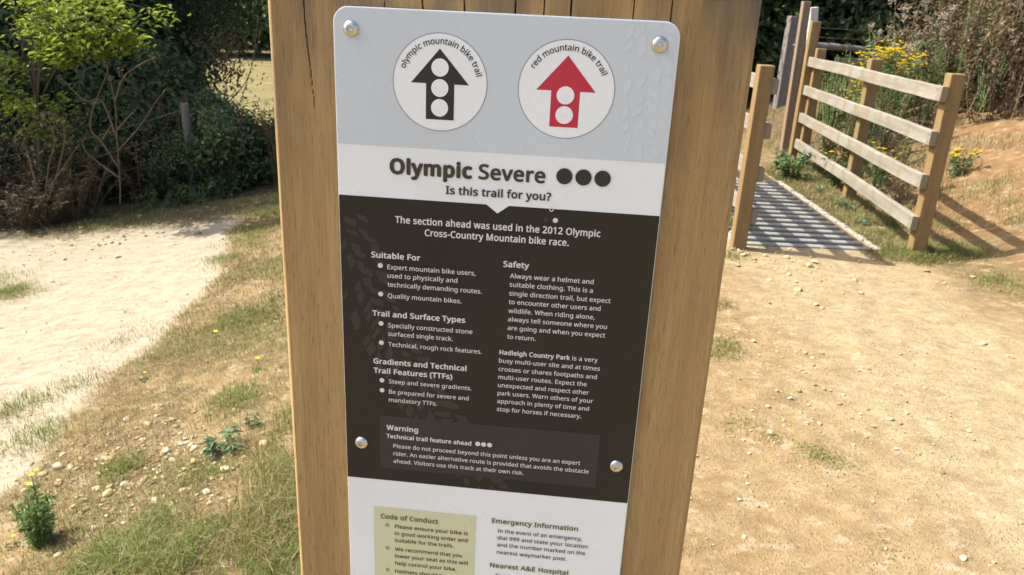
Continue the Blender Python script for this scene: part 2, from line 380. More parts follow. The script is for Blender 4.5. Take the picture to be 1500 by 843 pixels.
# ------------------------------------------------------------------ the sign on its oak post
SR = np.array([0.9965747, -0.0826979, 0.0])
base = np.array([-0.12040615, 0.51464919, 0]) + SR * .108
SZ = 1.4959917
sign = empty('trail_sign', (base[0], base[1], 0), math.atan2(SR[1], SR[0]),
             'wide oak post carrying a tall printed mountain bike trail notice with bolted corners', 'trail sign')
LX = lambda u: u / 1000 - .108
LZ = lambda v: SZ - v / 1000
def post_mesh():
    m = MB(); x0, x1, zt, zb, yf, yb = LX(-44), LX(262.3), LZ(-78), -.4, .0034, .152
    xs = np.linspace(x0, x1, 700); zs = np.concatenate([np.linspace(zb, .8, 60)[:-1], np.linspace(.8, 1.36, 80)[:-1], np.linspace(1.36, zt, 260)])
    X, Z = np.meshgrid(xs, zs); Y = np.full_like(X, yf)
    Y += (fbm(X * 1000, Z * 120, 9, 5, 3) - .5) * .0006 + (fbm(X * 1000, Z * 100, 60, 6, 2) - .5) * .0016
    e = np.minimum(X - x0, x1 - X); Y += .0035 * np.clip(1 - e / .0035, 0, 1) ** 2 
    # drying cracks, running down from the cut top
    for u0, u1, v1, wd, dp in ((-19.5, -15, 75, 0.28, 7), (18.9, 20, 60, 0.17, 4), (32.3, 32, 40, 0.21, 5), (56.8, 57, 95, 0.35, 9), (82.4, 82, 80, 0.35, 9), (114.9, 116, 120, 0.32, 8), (131.7, 132, 70, 0.28, 7), (149.2, 149.5, 120, 0.35, 9), (186.8, 188, 60, 0.28, 7), (209.7, 211, 55, 0.21, 5)):
        vv = (SZ - Z) * 1000; t = np.clip((vv + 80) / (v1 + 80), 0, 1)
        c = u0 + (u1 - u0) * np.clip(vv / v1, 0, 1) + (vnoise(vv, 0 * vv, 22, u0) - .5) * 1.6 + (vnoise(vv, 0 * vv, 7, u0 + 3) - .5) * .5
        dd = np.abs((X + .108) * 1000 - c); ww = wd * (1 - t ** 3) + .01
        Y += np.where(vv < v1, dp / 1000 * np.clip(1.25 - dd / ww, 0, 1), 0)
    n, k = X.shape
    i = np.arange(n - 1)[:, None] * k; j = np.arange(k - 1)[None]
    m.add(np.stack([X, Y, Z], -1).reshape(-1, 3), np.stack([i + j, i + j + 1, i + k + j + 1, i + k + j], -1).reshape(-1, 4))
    E = .0035
    # sides, back and top butt on the carved front
    for A, B in (((x0, yf + E), (x0, yb)), ((x0, yb), (x1, yb)), ((x1, yb), (x1, yf + E))):
        m.add([(*A, zb), (*B, zb), (*B, zt), (*A, zt)], [[0, 3, 2, 1]])
    tx = xs; top = np.concatenate([np.stack([tx, Y[-1], Z[-1]], -1), np.stack([tx, np.full_like(tx, yb), np.full_like(tx, zt)], -1)])
    a = np.arange(699); m.add(top, np.stack([a, a + 1, a + 701, a + 700], -1))
    return m
post_mesh().build('post', M_post, sign)

def print_mat(name, c, rough=.22, var=.03, bump=.06, dirt=.0, spec=.5):
    t = NT(name); v = t.map((1, 1, 1)); n = t.noise(v, 90, 4); n2 = t.noise(v, 14, 5, .6); n3 = t.noise(v, 5, 5, .65)
    col = t.mix(n2, tuple(x * (1 - var) for x in c), tuple(min(1, x * (1 + var)) for x in c))
    if dirt:
        vo = t.n('ShaderNodeTexVoronoi'); vo.inputs['Scale'].default_value = 62; t.l(t.map((1, 1, 1)), vo.inputs['Vector'])
        cs = t.n('ShaderNodeSeparateColor'); t.l(vo.outputs['Color'], cs.inputs[0])
        dot = t.math('MULTIPLY', t.ramp(vo.outputs['Distance'], [(.018, 1.0), (.035, 0.0)]), t.ramp(cs.outputs[0], [(.80, 0.0), (.82, 1.0)]))
        col = t.mix(t.math('MULTIPLY', dot, .65), col, (.16, .12, .08))
        sm = t.ramp(n3, [(.50, 0.0), (.72, 1.0)]); col = t.mix(t.math('MULTIPLY', sm, dirt), col, (.40, .36, .28))
    t.col(col); rr = t.n('ShaderNodeMapRange'); t.l(n2, rr.inputs[0]); rr.inputs[1].default_value = .3; rr.inputs[2].default_value = .7
    rr.inputs[3].default_value = rough * .7; rr.inputs[4].default_value = rough * 1.5; t.l(rr.outputs[0], t.b.inputs['Roughness'])
    t.b.inputs['Specular IOR Level'].default_value = spec
    h = t.math('ADD', n, t.math('MULTIPLY', n2, 4.0)); t.bump(h, bump, .0008)
    return t.m
M_white = print_mat('sign_white_laminate', (.775, .83, .835), dirt=.14)
M_grey = print_mat('sign_grey_print', (.56, .635, .675), dirt=.14)
M_badge = print_mat('badge_white_print', (.80, .855, .86))
M_black = print_mat('sign_dark_print', (.0145, .016, .018), .12, .15, .22, spec=.40)
M_box = print_mat('sign_dark_grey_print', (.031, .033, .036), .15, .12, .2, spec=.40)
M_track = print_mat('tread_print', (.037, .0355, .033), .13, .1, .2, spec=.40)
M_trackw = print_mat('tread_print_pale', (.582, .658, .695), .22)
M_green = print_mat('sign_pale_green_print', (.60, .62, .40))
M_ink = print_mat('charcoal_ink', (.022, .023, .027), .2)
M_inkb = print_mat('brown_black_ink', (.045, .038, .034), .2)
M_red = print_mat('red_ink', (.50, .025, .055), .22)
M_inkw = print_mat('white_ink', (.66, .66, .65), .25)
M_inkg = print_mat('green_ink', (.13, .17, .05), .25)
M_line = print_mat('badge_outline_ink', (.16, .18, .2), .25)

def flat(m, pts, y, mat=0):
    """a flat printed shape in sign millimetres, facing the reader"""
    bm = bmesh.new(); vs = [bm.verts.new((LX(u), y, LZ(v))) for u, v in pts]; f = bm.faces.new(vs)
    bm.normal_update()
    if f.normal.y > 0: f.normal_flip()
    bmesh.ops.triangulate(bm, faces=[f]); bm.verts.index_update()
    m.add([v.co[:] for v in bm.verts], [[v.index for v in f.verts] for f in bm.faces], mat); bm.free()
def disc(u, v, r, k=48): 
    a = np.arange(k) / k * 2 * np.pi; return [(u + r * math.cos(t), v + r * math.sin(t)) for t in a]
def ringm(m, u, v, r0, r1, y, mat=0, k=64):
    a = np.arange(k) / k * 2 * np.pi; V = [(LX(u + r * math.cos(t)), y, LZ(v + r * math.sin(t))) for r in (r0, r1) for t in a]
    m.add(V, [[i, (i + 1) % k, k + (i + 1) % k, k + i] for i in range(k)], mat)
def rrect(u0, v0, u1, v1, r, rb=0, k=10):
    P = []
    for cu, cv, a0, rr in ((u0, v0, 180, r), (u1, v0, 270, r), (u1, v1, 0, rb), (u0, v1, 90, rb)):
        su = 1 if cu == u0 else -1; sv = 1 if cv == v0 else -1
        if rr == 0: P.append((cu, cv)); continue
        for t in range(k + 1):
            a = R(a0 + 90 * t / k); P.append((cu + su * rr + rr * math.cos(a), cv + sv * rr + rr * math.sin(a)))
    return P
SH = 590.0
def sheet():
    bm = bmesh.new(); P = rrect(0, 0, 216, SH, 10, 10)
    vs = [bm.verts.new((LX(u), .0032, LZ(v))) for u, v in P]; f = bm.faces.new(vs)
    r = bmesh.ops.extrude_face_region(bm, geom=[f]); top = [e for e in r['geom'] if isinstance(e, bmesh.types.BMVert)]
    for v in top: v.co.y = 0
    bmesh.ops.recalc_face_normals(bm, faces=bm.faces)
    ed = [e for e in bm.edges if all(abs(v.co.y) < 1e-6 for v in e.verts)]
    bmesh.ops.bevel(bm, geom=ed, offset=.0009, segments=3, affect='EDGES', profile=.5)
    me = bpy.data.meshes.new('sign_panel'); bm.to_mesh(me); bm.free(); me.materials.append(M_white)
    o = bpy.data.objects.new('sign_panel', me); COL.objects.link(o); o.parent = sign; return o
panel = sheet()
YA, YB, YC, YD = -.00012, -.00024, -.00036, -.00048
m = MB(); flat(m, rrect(.9, .9, 215.1, 85.8, 9.2, 0), YA); m.build('header_print', M_grey, panel)
m = MB(); flat(m, [(.5, 120.5), (101, 120.5), (108.7, 126.2), (116.3, 120.5), (215.5, 120.5), (215.5, 342.8), (.5, 342.8)], YA); m.build('dark_print', M_black, panel)
m = MB(); flat(m, [(26.5, 286.6), (190.4, 286.6), (190.4, 331.8), (26.5, 331.8)], YC); m.build('warning_box_print', M_box, panel)
m = MB(); flat(m, [(20.6, 367.4), (101.6, 367.4), (101.6, 520), (20.6, 520)], YA); m.build('code_box_print', M_green, panel)

# tyre tread prints
def tread(path, width, y, mat, name, step=7.5, across=4, umax=(1, 215), vmax=(122, 342)):
    m = MB(); path = np.array(path, float); seg = np.r_[0, np.cumsum(np.linalg.norm(np.diff(path, axis=0), axis=1))]
    for s in np.arange(0, seg[-1], step):
        p = np.array([np.interp(s, seg, path[:, 0]), np.interp(s, seg, path[:, 1])])
        q = np.array([np.interp(s + 1, seg, path[:, 0]), np.interp(s + 1, seg, path[:, 1])]); t = q - p
        if np.linalg.norm(t) < 1e-6: continue
        t /= np.linalg.norm(t); n = np.array([-t[1], t[0]])
        for a in range(across):
            o = (a + .5) / across - .5; c = p + n * o * width + t * (abs(o) * 9 + rng.normal(0, 1.6)) + n * rng.normal(0, 1.2)
            sk = np.sign(o) * .9; 
            if rng.random() < .12: continue
            L, W = step * .40 * rng.uniform(.6, 1.25), width / across * .42 * rng.uniform(.6, 1.15)
            pts = [c + t * (L * a_ * rng.uniform(.7, 1.2) + sk * W * b_ * .7) + n * W * b_ * rng.uniform(.7, 1.2) for a_, b_ in ((-1, -1), (1, -.8), (1.1, .2), (.7, 1), (-.9, .9))]
            pts = [(float(np.clip(u, *umax)), float(np.clip(v, *vmax))) for u, v in pts]
            A = np.array(pts); A = A[np.argsort(np.arctan2(*(A - A.mean(0)).T[::-1]))]; pts = [tuple(map(float, q)) for q in A]
            if np.ptp(A[:, 0]) < 1.0 or np.ptp(A[:, 1]) < 1.0: continue
            flat(m, pts, y - len(m.V) * 2e-7)
    m.build(name, mat, panel)
tread([(2, 140), (14, 180), (33, 225), (58, 268), (86, 305), (118, 341)], 40, YB, M_track, 'tyre_tread_print')
tread([(196, 3), (199, 40), (203, 84)], 34, YB, M_trackw, 'tyre_tread_print', 8, 4, (1, 214), (2, 85))

# letter outlines (units of a thousandth of the type size): advance, closed contours
GLYPH = {
'&': (587, ['244 581 261 581 276 579 291 576 305 572 318 567 330 560 340 553 350 544 358 535 366 524 372 513 376 501 380 487 382 473 383 458 381 438 377 420 371 403 362 387 350 372 336 358 321 345 305 332 287 320 268 308 423 159 431 169 438 180 445 191 451 203 457 216 462 229 467 243 471 257 475 271 479 286 550 286 545 266 539 246 532 227 525 209 518 191 510 174 501 157 491 142 480 127 468 114 585 0 490 0 420 67 410 59 400 50 389 42 378 35 366 28 355 22 342 16 330 10 316 6 303 2 288 -2 273 -5 257 -6 240 -8 223 -8 201 -7 181 -5 162 -2 144 4 127 10 112 18 98 27 85 38 74 50 65 63 57 78 50 94 46 111 43 130 43 149 43 165 45 180 48 194 52 207 57 220 64 231 71 242 80 253 90 263 100 273 112 282 124 291 137 300 151 309 166 318 159 325 153 333 146 341 140 349 133 358 127 366 121 375 116 384 111 393 107 403 103 413 100 423 98 434 97 445 96 456 97 472 99 486 103 499 108 512 114 524 122 534 130 544 141 553 152 560 165 567 179 572 193 576 209 579 226 581', '209 273 197 267 187 260 177 253 168 246 159 239 151 232 144 225 138 217 132 209 128 201 123 193 120 183 118 173 117 163 116 152 117 135 121 119 127 105 135 92 146 81 159 71 173 64 189 59 206 56 225 55 245 55 264 57 282 61 298 65 314 71 328 78 341 86 353 94 365 102 375 111', '241 524 228 523 216 521 205 517 195 512 186 506 179 498 173 490 169 480 166 469 165 457 166 446 168 435 171 424 175 414 180 404 187 394 195 383 204 373 214 361 225 350 242 360 258 371 272 381 283 391 292 401 300 411 305 422 309 433 312 445 313 458 312 469 310 479 306 489 300 497 294 505 285 512 276 517 266 521 254 523']),
'(': (240, ['32 220 33 246 34 272 37 297 40 323 45 348 50 373 57 397 64 421 73 445 83 468 95 490 107 512 120 533 134 553 150 573 217 573 195 542 176 510 159 477 144 442 132 407 122 370 114 333 108 296 105 259 103 221 104 196 106 171 108 147 112 122 116 98 122 74 128 50 136 26 145 3 154 -20 164 -42 176 -64 188 -85 201 -106 216 -127 150 -127 134 -107 120 -88 107 -67 95 -46 83 -24 73 -1 64 22 57 45 50 69 45 94 40 119 37 144 34 169 33 194']),
')': (240, ['209 220 208 194 207 169 204 144 201 119 196 94 191 69 184 45 176 22 167 -1 158 -24 147 -46 134 -67 121 -88 106 -107 91 -127 25 -127 39 -106 52 -85 65 -64 76 -42 87 -20 96 3 105 26 112 50 119 74 124 98 129 122 133 147 135 171 137 196 137 221 137 246 135 271 133 296 129 321 124 346 119 370 112 394 105 418 96 442 87 465 76 488 65 510 52 532 39 552 24 573 91 573 106 553 121 533 134 512 147 490 158 468 167 445 176 421 184 397 191 373 196 348 201 323 204 297 207 272 208 246']),
',': (215, ['154 84 151 73 148 61 144 49 140 36 136 23 131 10 126 -3 121 -16 116 -29 111 -42 106 -55 101 -68 95 -80 90 -92 85 -103 33 -103 36 -91 39 -78 42 -65 45 -52 49 -38 52 -24 54 -10 57 3 60 17 63 31 65 44 67 57 69 70 71 82 73 93 148 93']),
'-': (258, ['32 184 32 246 226 246 226 184']),
'.': (215, ['58 43 58 54 60 64 63 73 67 79 72 85 78 89 85 93 92 95 99 97 107 97 115 97 122 95 130 93 136 89 142 85 148 79 152 73 155 64 157 54 157 43 157 32 155 23 152 14 148 7 142 2 136 -3 130 -7 122 -9 115 -11 107 -11 99 -11 92 -9 85 -7 78 -3 72 2 67 7 63 14 60 23 58 32']),
'0': (459, ['419 287 419 260 418 234 416 209 413 185 409 163 404 142 399 122 392 103 384 86 376 70 366 56 355 43 343 31 330 21 316 12 301 5 285 -1 267 -5 248 -7 229 -8 204 -7 181 -2 160 5 140 15 122 27 106 43 92 60 80 81 69 103 60 129 52 156 47 186 43 217 40 251 39 287 40 323 42 357 46 389 51 418 58 446 67 471 77 494 89 514 103 531 119 547 136 559 156 569 178 576 202 580 229 581 253 580 276 576 298 569 317 559 335 547 351 531 366 514 378 494 389 471 399 446 406 418 412 389 416 357 419 323', '110 287 110 257 112 228 114 202 117 178 121 156 127 137 133 119 141 103 149 90 159 78 170 69 183 62 197 56 212 53 229 52 245 53 260 56 274 61 287 69 298 78 308 89 317 103 324 118 331 136 336 156 340 178 344 202 346 228 348 257 348 287 348 317 346 346 344 372 340 396 336 417 331 437 324 455 317 470 308 484 298 495 287 505 274 512 260 517 245 520 229 521 212 520 197 517 183 512 170 505 159 495 149 484 141 470 133 455 127 437 121 417 117 396 114 372 112 346 110 317']),
'1': (458, ['285 0 216 0 216 400 216 439 217 470 219 499 214 494 209 489 204 485 200 481 196 477 169 455 108 405 71 452 226 573 285 573']),
'2': (459, ['417 0 38 0 38 59 188 210 205 227 221 243 236 259 249 273 261 287 273 301 283 314 292 327 300 340 306 353 312 366 316 380 319 394 321 409 322 424 320 442 317 458 311 473 304 485 294 496 282 505 268 512 254 517 238 519 221 520 204 520 189 518 174 515 160 511 147 506 134 500 122 493 109 485 96 476 83 466 45 513 54 521 64 528 73 535 84 541 94 548 105 554 116 559 128 564 140 568 153 572 166 575 179 577 192 579 206 580 221 581 241 580 261 578 280 574 297 569 313 562 327 554 341 545 353 534 363 523 372 510 380 495 386 480 390 464 393 447 394 428 393 410 391 393 387 376 382 360 375 344 367 328 358 313 348 297 337 282 324 267 310 251 296 235 280 219 264 202 247 185 128 67 128 64 417 64']),
'3': (459, ['395 439 395 424 393 410 390 396 386 384 381 372 375 361 367 351 359 342 350 334 340 326 329 320 317 314 304 309 291 305 277 302 277 298 303 294 326 288 347 279 364 268 379 255 391 240 401 223 408 205 412 185 413 163 412 143 409 125 405 107 398 90 390 74 379 59 367 46 353 34 336 23 318 14 297 6 275 0 250 -5 223 -7 193 -8 176 -8 158 -7 142 -6 126 -4 110 -1 95 2 80 6 65 11 50 17 36 23 36 89 51 82 66 76 81 71 97 66 114 61 130 58 147 55 163 53 179 52 194 51 223 53 249 56 271 62 290 71 305 81 317 94 327 109 334 126 338 144 339 164 338 178 336 191 332 203 327 213 320 223 312 231 303 238 292 245 279 250 265 255 250 259 234 262 217 264 198 265 179 265 123 265 123 326 180 326 198 326 215 328 231 330 245 334 259 339 271 345 282 352 291 359 300 368 307 377 313 387 317 398 321 409 323 421 323 434 322 450 319 464 313 477 305 489 295 498 283 507 269 513 254 518 237 520 219 521 207 521 195 520 184 519 174 517 164 515 154 513 144 510 135 506 126 503 117 498 109 494 100 489 92 484 83 479 75 473 39 521 52 531 66 539 81 548 98 556 115 563 134 569 153 574 174 578 196 580 218 581 252 579 283 574 309 566 332 555 352 540 367 524 380 505 388 485 394 462']),
'4': (458, ['443 130 359 130 359 0 291 0 291 130 17 130 17 190 286 576 359 576 359 193 443 193', '291 374 291 412 293 444 294 474 295 500 292 500 289 494 286 488 283 481 280 474 276 468 272 461 268 454 265 448 261 443 257 438 86 193 291 193']),
'5': (459, ['221 351 243 350 265 348 285 344 304 338 322 331 339 322 354 312 367 301 379 288 389 274 398 258 404 241 409 223 412 204 413 183 412 160 409 138 404 118 397 98 387 81 376 64 363 49 349 36 332 25 314 15 294 7 273 0 250 -4 225 -7 199 -8 181 -8 164 -7 148 -5 132 -3 116 0 101 3 87 8 74 12 62 17 51 23 51 90 63 83 76 77 90 71 105 66 121 62 137 59 153 56 169 54 184 53 200 52 216 53 232 54 247 57 261 61 274 65 286 71 297 78 307 86 316 96 323 106 330 118 334 131 338 145 340 160 341 176 339 197 335 216 328 234 319 249 306 262 291 273 272 281 251 287 226 291 197 292 188 292 178 291 168 290 157 289 146 288 135 286 125 285 115 283 107 281 99 280 64 302 86 573 373 573 373 508 146 508 132 342 169 348 179 349 189 350 199 351 209 351']),
'6': (459, ['44 245 44 264 45 284 47 304 48 323 51 342 54 361 58 380 63 398 68 416 75 433 82 450 90 466 99 481 110 496 121 510 134 522 147 534 162 544 179 554 196 562 215 569 235 574 258 578 281 580 306 581 313 581 320 580 328 580 336 580 344 579 351 578 359 577 365 576 371 575 377 573 377 513 371 515 365 517 358 518 351 519 344 520 337 521 330 522 323 522 315 523 308 523 287 522 267 520 248 516 231 511 216 504 202 496 189 487 177 477 167 466 158 454 150 441 142 427 136 412 131 396 127 380 123 363 120 346 118 328 116 310 115 291 119 291 125 299 130 306 136 313 143 319 150 326 158 331 166 337 175 342 184 346 194 350 205 353 217 355 229 357 242 358 255 358 274 358 293 355 310 351 327 345 342 338 356 329 369 319 381 307 391 293 400 279 408 262 414 245 418 226 420 206 421 184 420 161 417 140 413 119 407 100 399 82 389 65 378 50 365 37 351 25 336 15 319 7 301 0 281 -4 261 -7 239 -8 223 -7 207 -6 192 -3 177 2 163 7 149 14 136 22 123 31 112 42 101 54 90 67 81 81 73 97 65 114 59 133 54 152 49 174 46 196 45 220', '238 51 258 53 276 57 292 63 307 72 320 84 331 98 340 115 346 136 350 159 351 184 350 205 347 224 341 242 334 257 324 271 311 283 297 292 280 298 262 302 241 303 226 303 212 301 199 297 186 293 175 287 164 281 154 274 146 266 138 257 131 248 125 238 121 228 118 218 116 208 115 198 116 188 117 177 118 167 120 156 123 146 126 136 130 126 135 117 140 107 146 99 153 90 160 83 168 76 176 70 185 64 194 60 204 56 215 53 226 52']),
'7': (459, ['109 0 344 508 35 508 35 573 419 573 419 518 187 0']),
'8': (458, ['229 581 248 580 267 578 285 575 302 571 318 565 332 558 346 550 358 541 369 530 378 519 386 506 392 492 397 477 399 461 400 443 400 430 398 417 395 405 391 394 385 383 379 373 372 364 364 355 355 346 346 338 335 330 325 323 314 316 303 309 291 303 305 296 318 289 331 281 343 273 355 265 366 256 376 247 386 237 394 227 401 216 408 204 412 191 416 178 418 164 419 148 418 130 415 112 410 95 404 80 395 65 385 52 374 40 361 29 346 20 330 11 313 4 294 -1 274 -5 253 -7 231 -8 207 -7 185 -5 164 -1 144 4 126 10 110 18 95 28 82 38 71 50 61 63 53 77 47 93 43 109 40 127 39 146 40 161 42 176 45 189 50 202 56 214 63 225 71 236 79 246 89 255 99 264 111 272 122 279 134 287 146 293 158 299 147 306 136 313 126 320 116 328 107 336 98 344 90 353 83 362 77 372 71 383 66 393 63 405 60 417 58 431 58 444 59 461 61 477 66 492 72 506 80 518 90 530 101 540 113 549 126 558 141 565 157 570 174 575 191 578 209 580', '108 145 109 129 113 114 119 100 127 87 138 76 151 66 167 58 185 53 206 49 229 48 252 49 272 53 290 58 305 66 319 76 330 88 339 101 345 115 348 131 350 148 349 159 347 169 344 179 340 188 335 197 328 205 321 213 313 221 303 228 293 235 282 242 270 248 257 254 244 260 229 265 217 270 203 264 190 258 178 251 167 244 157 237 148 230 140 222 132 214 126 206 121 197 116 188 113 178 110 168 109 157', '228 524 211 523 195 520 180 516 167 510 155 502 145 493 137 482 131 470 128 456 127 441 127 430 129 419 132 409 136 400 141 391 147 384 154 376 161 369 170 363 179 357 189 352 199 346 209 341 220 336 232 330 243 335 253 340 263 346 273 351 282 357 290 363 298 369 305 376 312 384 317 392 322 400 326 409 328 419 330 430 330 441 329 456 326 470 320 482 312 493 302 502 290 510 277 516 262 520 246 523']),
'9': (459, ['417 328 417 308 416 289 415 269 413 250 410 231 407 211 403 193 398 174 393 157 387 139 379 122 371 106 362 91 351 77 340 63 328 50 314 39 299 28 282 19 265 11 246 4 225 -1 203 -5 179 -7 154 -8 147 -8 140 -8 133 -7 125 -7 117 -6 108 -5 101 -4 94 -3 88 -2 82 0 82 60 88 58 94 57 101 55 108 54 115 53 123 52 131 51 138 50 145 50 152 50 174 50 194 53 213 56 230 62 245 68 259 76 272 85 283 95 294 106 303 118 311 131 319 145 325 160 330 176 334 192 338 209 341 226 343 244 345 262 346 281 341 281 336 273 330 266 324 260 317 253 310 247 303 241 294 236 285 231 276 227 266 223 255 220 244 217 231 216 218 214 204 214 185 215 167 217 150 221 134 227 118 235 104 243 91 254 80 266 69 279 61 294 53 310 47 327 43 346 41 366 40 387 41 411 44 433 48 453 55 473 63 491 73 507 84 522 97 536 111 547 127 557 144 566 162 572 181 577 201 580 223 581 239 580 255 578 270 575 285 571 299 565 313 558 326 550 338 541 350 530 361 518 371 505 380 490 388 475 396 458 402 439 408 420 412 399 415 377 416 353', '223 521 204 520 186 516 170 509 155 500 142 488 130 474 121 457 115 437 111 414 110 388 111 367 114 348 120 330 127 315 137 301 149 290 163 281 180 275 198 271 220 269 235 270 249 272 262 275 275 279 286 285 297 292 307 299 315 307 323 315 330 325 336 334 340 344 343 354 345 364 346 374 345 385 344 395 343 405 341 416 338 426 335 436 331 446 326 456 321 465 315 474 309 482 302 490 294 497 286 503 277 508 267 513 257 517 246 519 235 521']),
'?': (348, ['112 183 113 195 113 206 114 216 116 226 118 235 121 244 125 253 129 261 134 269 139 277 146 286 153 294 161 302 170 311 180 319 192 329 202 339 212 348 221 356 228 363 235 370 240 377 245 384 249 391 253 398 255 405 257 412 259 421 260 429 260 439 259 453 256 467 251 478 244 489 235 498 224 506 211 511 197 516 181 518 163 519 147 518 133 517 119 515 106 512 93 509 81 505 69 500 57 495 46 490 34 485 10 541 23 548 36 554 51 559 65 565 81 569 97 573 113 577 131 579 149 580 168 581 197 579 223 575 247 567 267 556 285 543 300 527 312 508 321 488 326 465 327 440 327 426 325 413 323 401 320 389 316 379 311 369 305 359 298 350 291 341 283 332 274 324 264 315 254 306 244 297 233 287 222 278 213 270 205 262 198 255 192 248 187 241 182 234 179 228 176 221 173 215 171 208 170 200 169 192 169 184 168 175 168 161 112 161', '94 43 94 54 96 64 99 73 103 79 108 85 114 89 120 93 127 95 135 97 144 97 151 97 159 95 166 93 172 89 178 85 183 79 187 73 190 64 192 54 192 43 192 32 190 23 187 14 183 7 178 2 172 -3 166 -7 159 -9 151 -11 144 -11 135 -11 127 -9 120 -7 114 -3 108 2 103 7 99 14 96 23 94 32']),
'A': (512, ['437 0 368 177 141 177 73 0 0 0 224 575 289 575 512 0', '282 415 274 438 263 473 255 500 247 468 238 438 230 415 165 241 346 241']),
'B': (521, ['241 573 282 571 319 568 351 561 380 552 404 541 424 526 439 508 450 486 457 460 459 431 458 417 457 405 454 393 451 382 446 371 441 361 434 351 427 343 419 335 409 328 399 321 388 316 376 311 363 307 350 304 350 300 364 297 377 294 390 290 403 285 415 279 426 272 436 265 446 256 454 246 461 236 467 224 472 211 475 196 477 180 478 163 477 143 474 124 469 106 463 89 454 74 443 60 431 48 418 37 402 27 385 19 367 12 347 7 326 3 303 1 279 0 78 0 78 573', '256 329 283 330 307 333 328 337 344 344 357 352 367 363 374 375 380 389 383 405 384 423 383 440 379 456 372 470 363 481 351 490 336 498 318 503 297 508 272 510 245 511 150 511 150 329', '150 269 150 61 265 61 294 62 319 66 340 72 358 80 371 91 382 103 390 117 396 133 400 150 401 168 400 180 399 191 396 202 392 212 388 221 382 230 374 238 366 245 355 251 344 256 330 261 315 264 299 267 280 268 260 269']),
'C': (507, ['323 517 305 517 288 515 271 512 256 507 241 502 226 495 213 487 200 478 189 467 178 456 168 443 159 430 152 415 145 400 139 383 134 365 130 347 127 328 126 307 125 286 126 259 129 233 133 208 139 185 147 164 157 144 168 126 181 110 196 96 213 83 231 73 251 65 273 60 297 56 322 55 337 56 352 56 366 58 380 59 394 62 407 64 420 67 434 71 447 74 460 78 460 15 447 11 434 7 420 3 407 0 393 -2 379 -4 364 -6 348 -7 330 -8 312 -8 278 -7 247 -2 217 5 191 15 166 28 144 44 124 62 106 82 91 105 78 131 68 158 59 188 54 219 50 252 49 287 50 313 52 337 55 361 60 384 67 406 75 427 84 446 95 465 107 483 120 499 134 514 150 527 168 539 186 550 206 559 227 567 250 573 273 577 298 580 324 581 341 580 359 579 376 577 392 575 409 572 425 568 440 564 455 559 469 553 482 547 453 486 442 491 431 495 419 500 407 504 394 508 381 511 367 514 353 516 338 517']),
'D': (586, ['536 292 535 255 531 220 524 188 514 158 501 131 485 106 467 84 447 64 424 47 399 33 371 21 341 12 309 5 274 1 237 0 78 0 78 573 254 573 288 571 320 567 350 561 378 552 404 540 428 526 450 510 470 491 487 470 502 446 514 420 524 392 531 361 535 328', '460 289 459 319 456 346 451 371 444 394 435 415 424 433 411 450 396 464 380 477 361 487 341 496 319 502 296 507 271 510 244 511 150 511 150 62 228 62 272 64 311 71 346 82 377 98 402 119 423 144 439 174 451 208 458 246']),
'E': (446, ['398 0 78 0 78 573 398 573 398 509 150 509 150 330 383 330 383 268 150 268 150 63 398 63']),
'F': (416, ['150 0 78 0 78 573 398 573 398 509 150 509 150 306 383 306 383 243 150 243']),
'G': (584, ['326 302 524 302 524 22 506 16 487 11 468 6 450 2 431 -1 411 -3 391 -5 369 -7 347 -8 323 -8 289 -7 256 -2 226 5 199 15 173 28 150 43 129 61 111 81 94 104 81 130 69 157 60 186 54 218 50 251 49 286 50 321 55 354 62 385 71 415 84 442 100 467 117 490 138 510 160 528 186 544 213 557 243 567 275 575 309 579 346 581 365 580 383 579 401 577 419 575 437 572 454 568 470 564 486 559 501 553 516 547 489 484 477 490 464 495 450 499 436 504 421 508 405 511 390 514 374 516 358 517 342 517 315 516 290 513 267 507 245 499 225 489 206 477 189 463 174 447 161 429 150 409 141 388 134 365 128 340 125 314 124 286 125 260 128 234 132 210 138 187 146 166 156 146 168 127 182 111 198 96 216 84 236 73 258 65 283 59 310 56 340 55 355 55 368 55 381 56 393 57 404 59 415 60 425 62 434 64 443 66 452 68 452 238 326 238']),
'H': (594, ['516 0 443 0 443 267 150 267 150 0 78 0 78 573 150 573 150 330 443 330 443 573 516 573']),
'I': (272, ['239 0 32 0 32 42 99 57 99 515 32 531 32 573 239 573 239 531 172 515 172 57 239 42']),
'J': (219, ['-3 -152 -11 -152 -18 -152 -25 -151 -31 -151 -37 -150 -43 -148 -48 -147 -53 -145 -58 -144 -63 -142 -63 -81 -57 -82 -52 -83 -47 -85 -41 -86 -35 -87 -29 -87 -23 -88 -17 -89 -11 -89 -5 -89 3 -89 11 -88 19 -86 26 -84 33 -81 40 -77 47 -73 52 -67 58 -60 63 -53 67 -44 70 -34 72 -23 73 -11 74 3 74 573 146 573 146 9 145 -13 143 -32 139 -51 134 -67 128 -82 120 -96 110 -108 100 -118 88 -127 75 -135 61 -141 47 -146 31 -150 14 -152']),
'K': (497, ['496 0 411 0 209 273 150 222 150 0 78 0 78 573 150 573 150 290 160 301 169 312 179 323 189 334 199 345 249 399 403 573 488 573 261 323']),
'L': (420, ['78 0 78 573 150 573 150 64 400 64 400 0']),
'M': (727, ['330 0 142 502 139 502 139 495 140 488 141 480 141 471 142 461 142 451 142 441 143 430 143 419 144 407 144 395 144 383 144 371 144 359 144 347 144 0 78 0 78 573 184 573 361 103 364 103 544 573 650 573 650 0 578 0 578 352 578 363 578 374 578 386 579 397 579 408 579 419 580 429 580 440 581 450 581 460 584 501 581 501 390 0']),
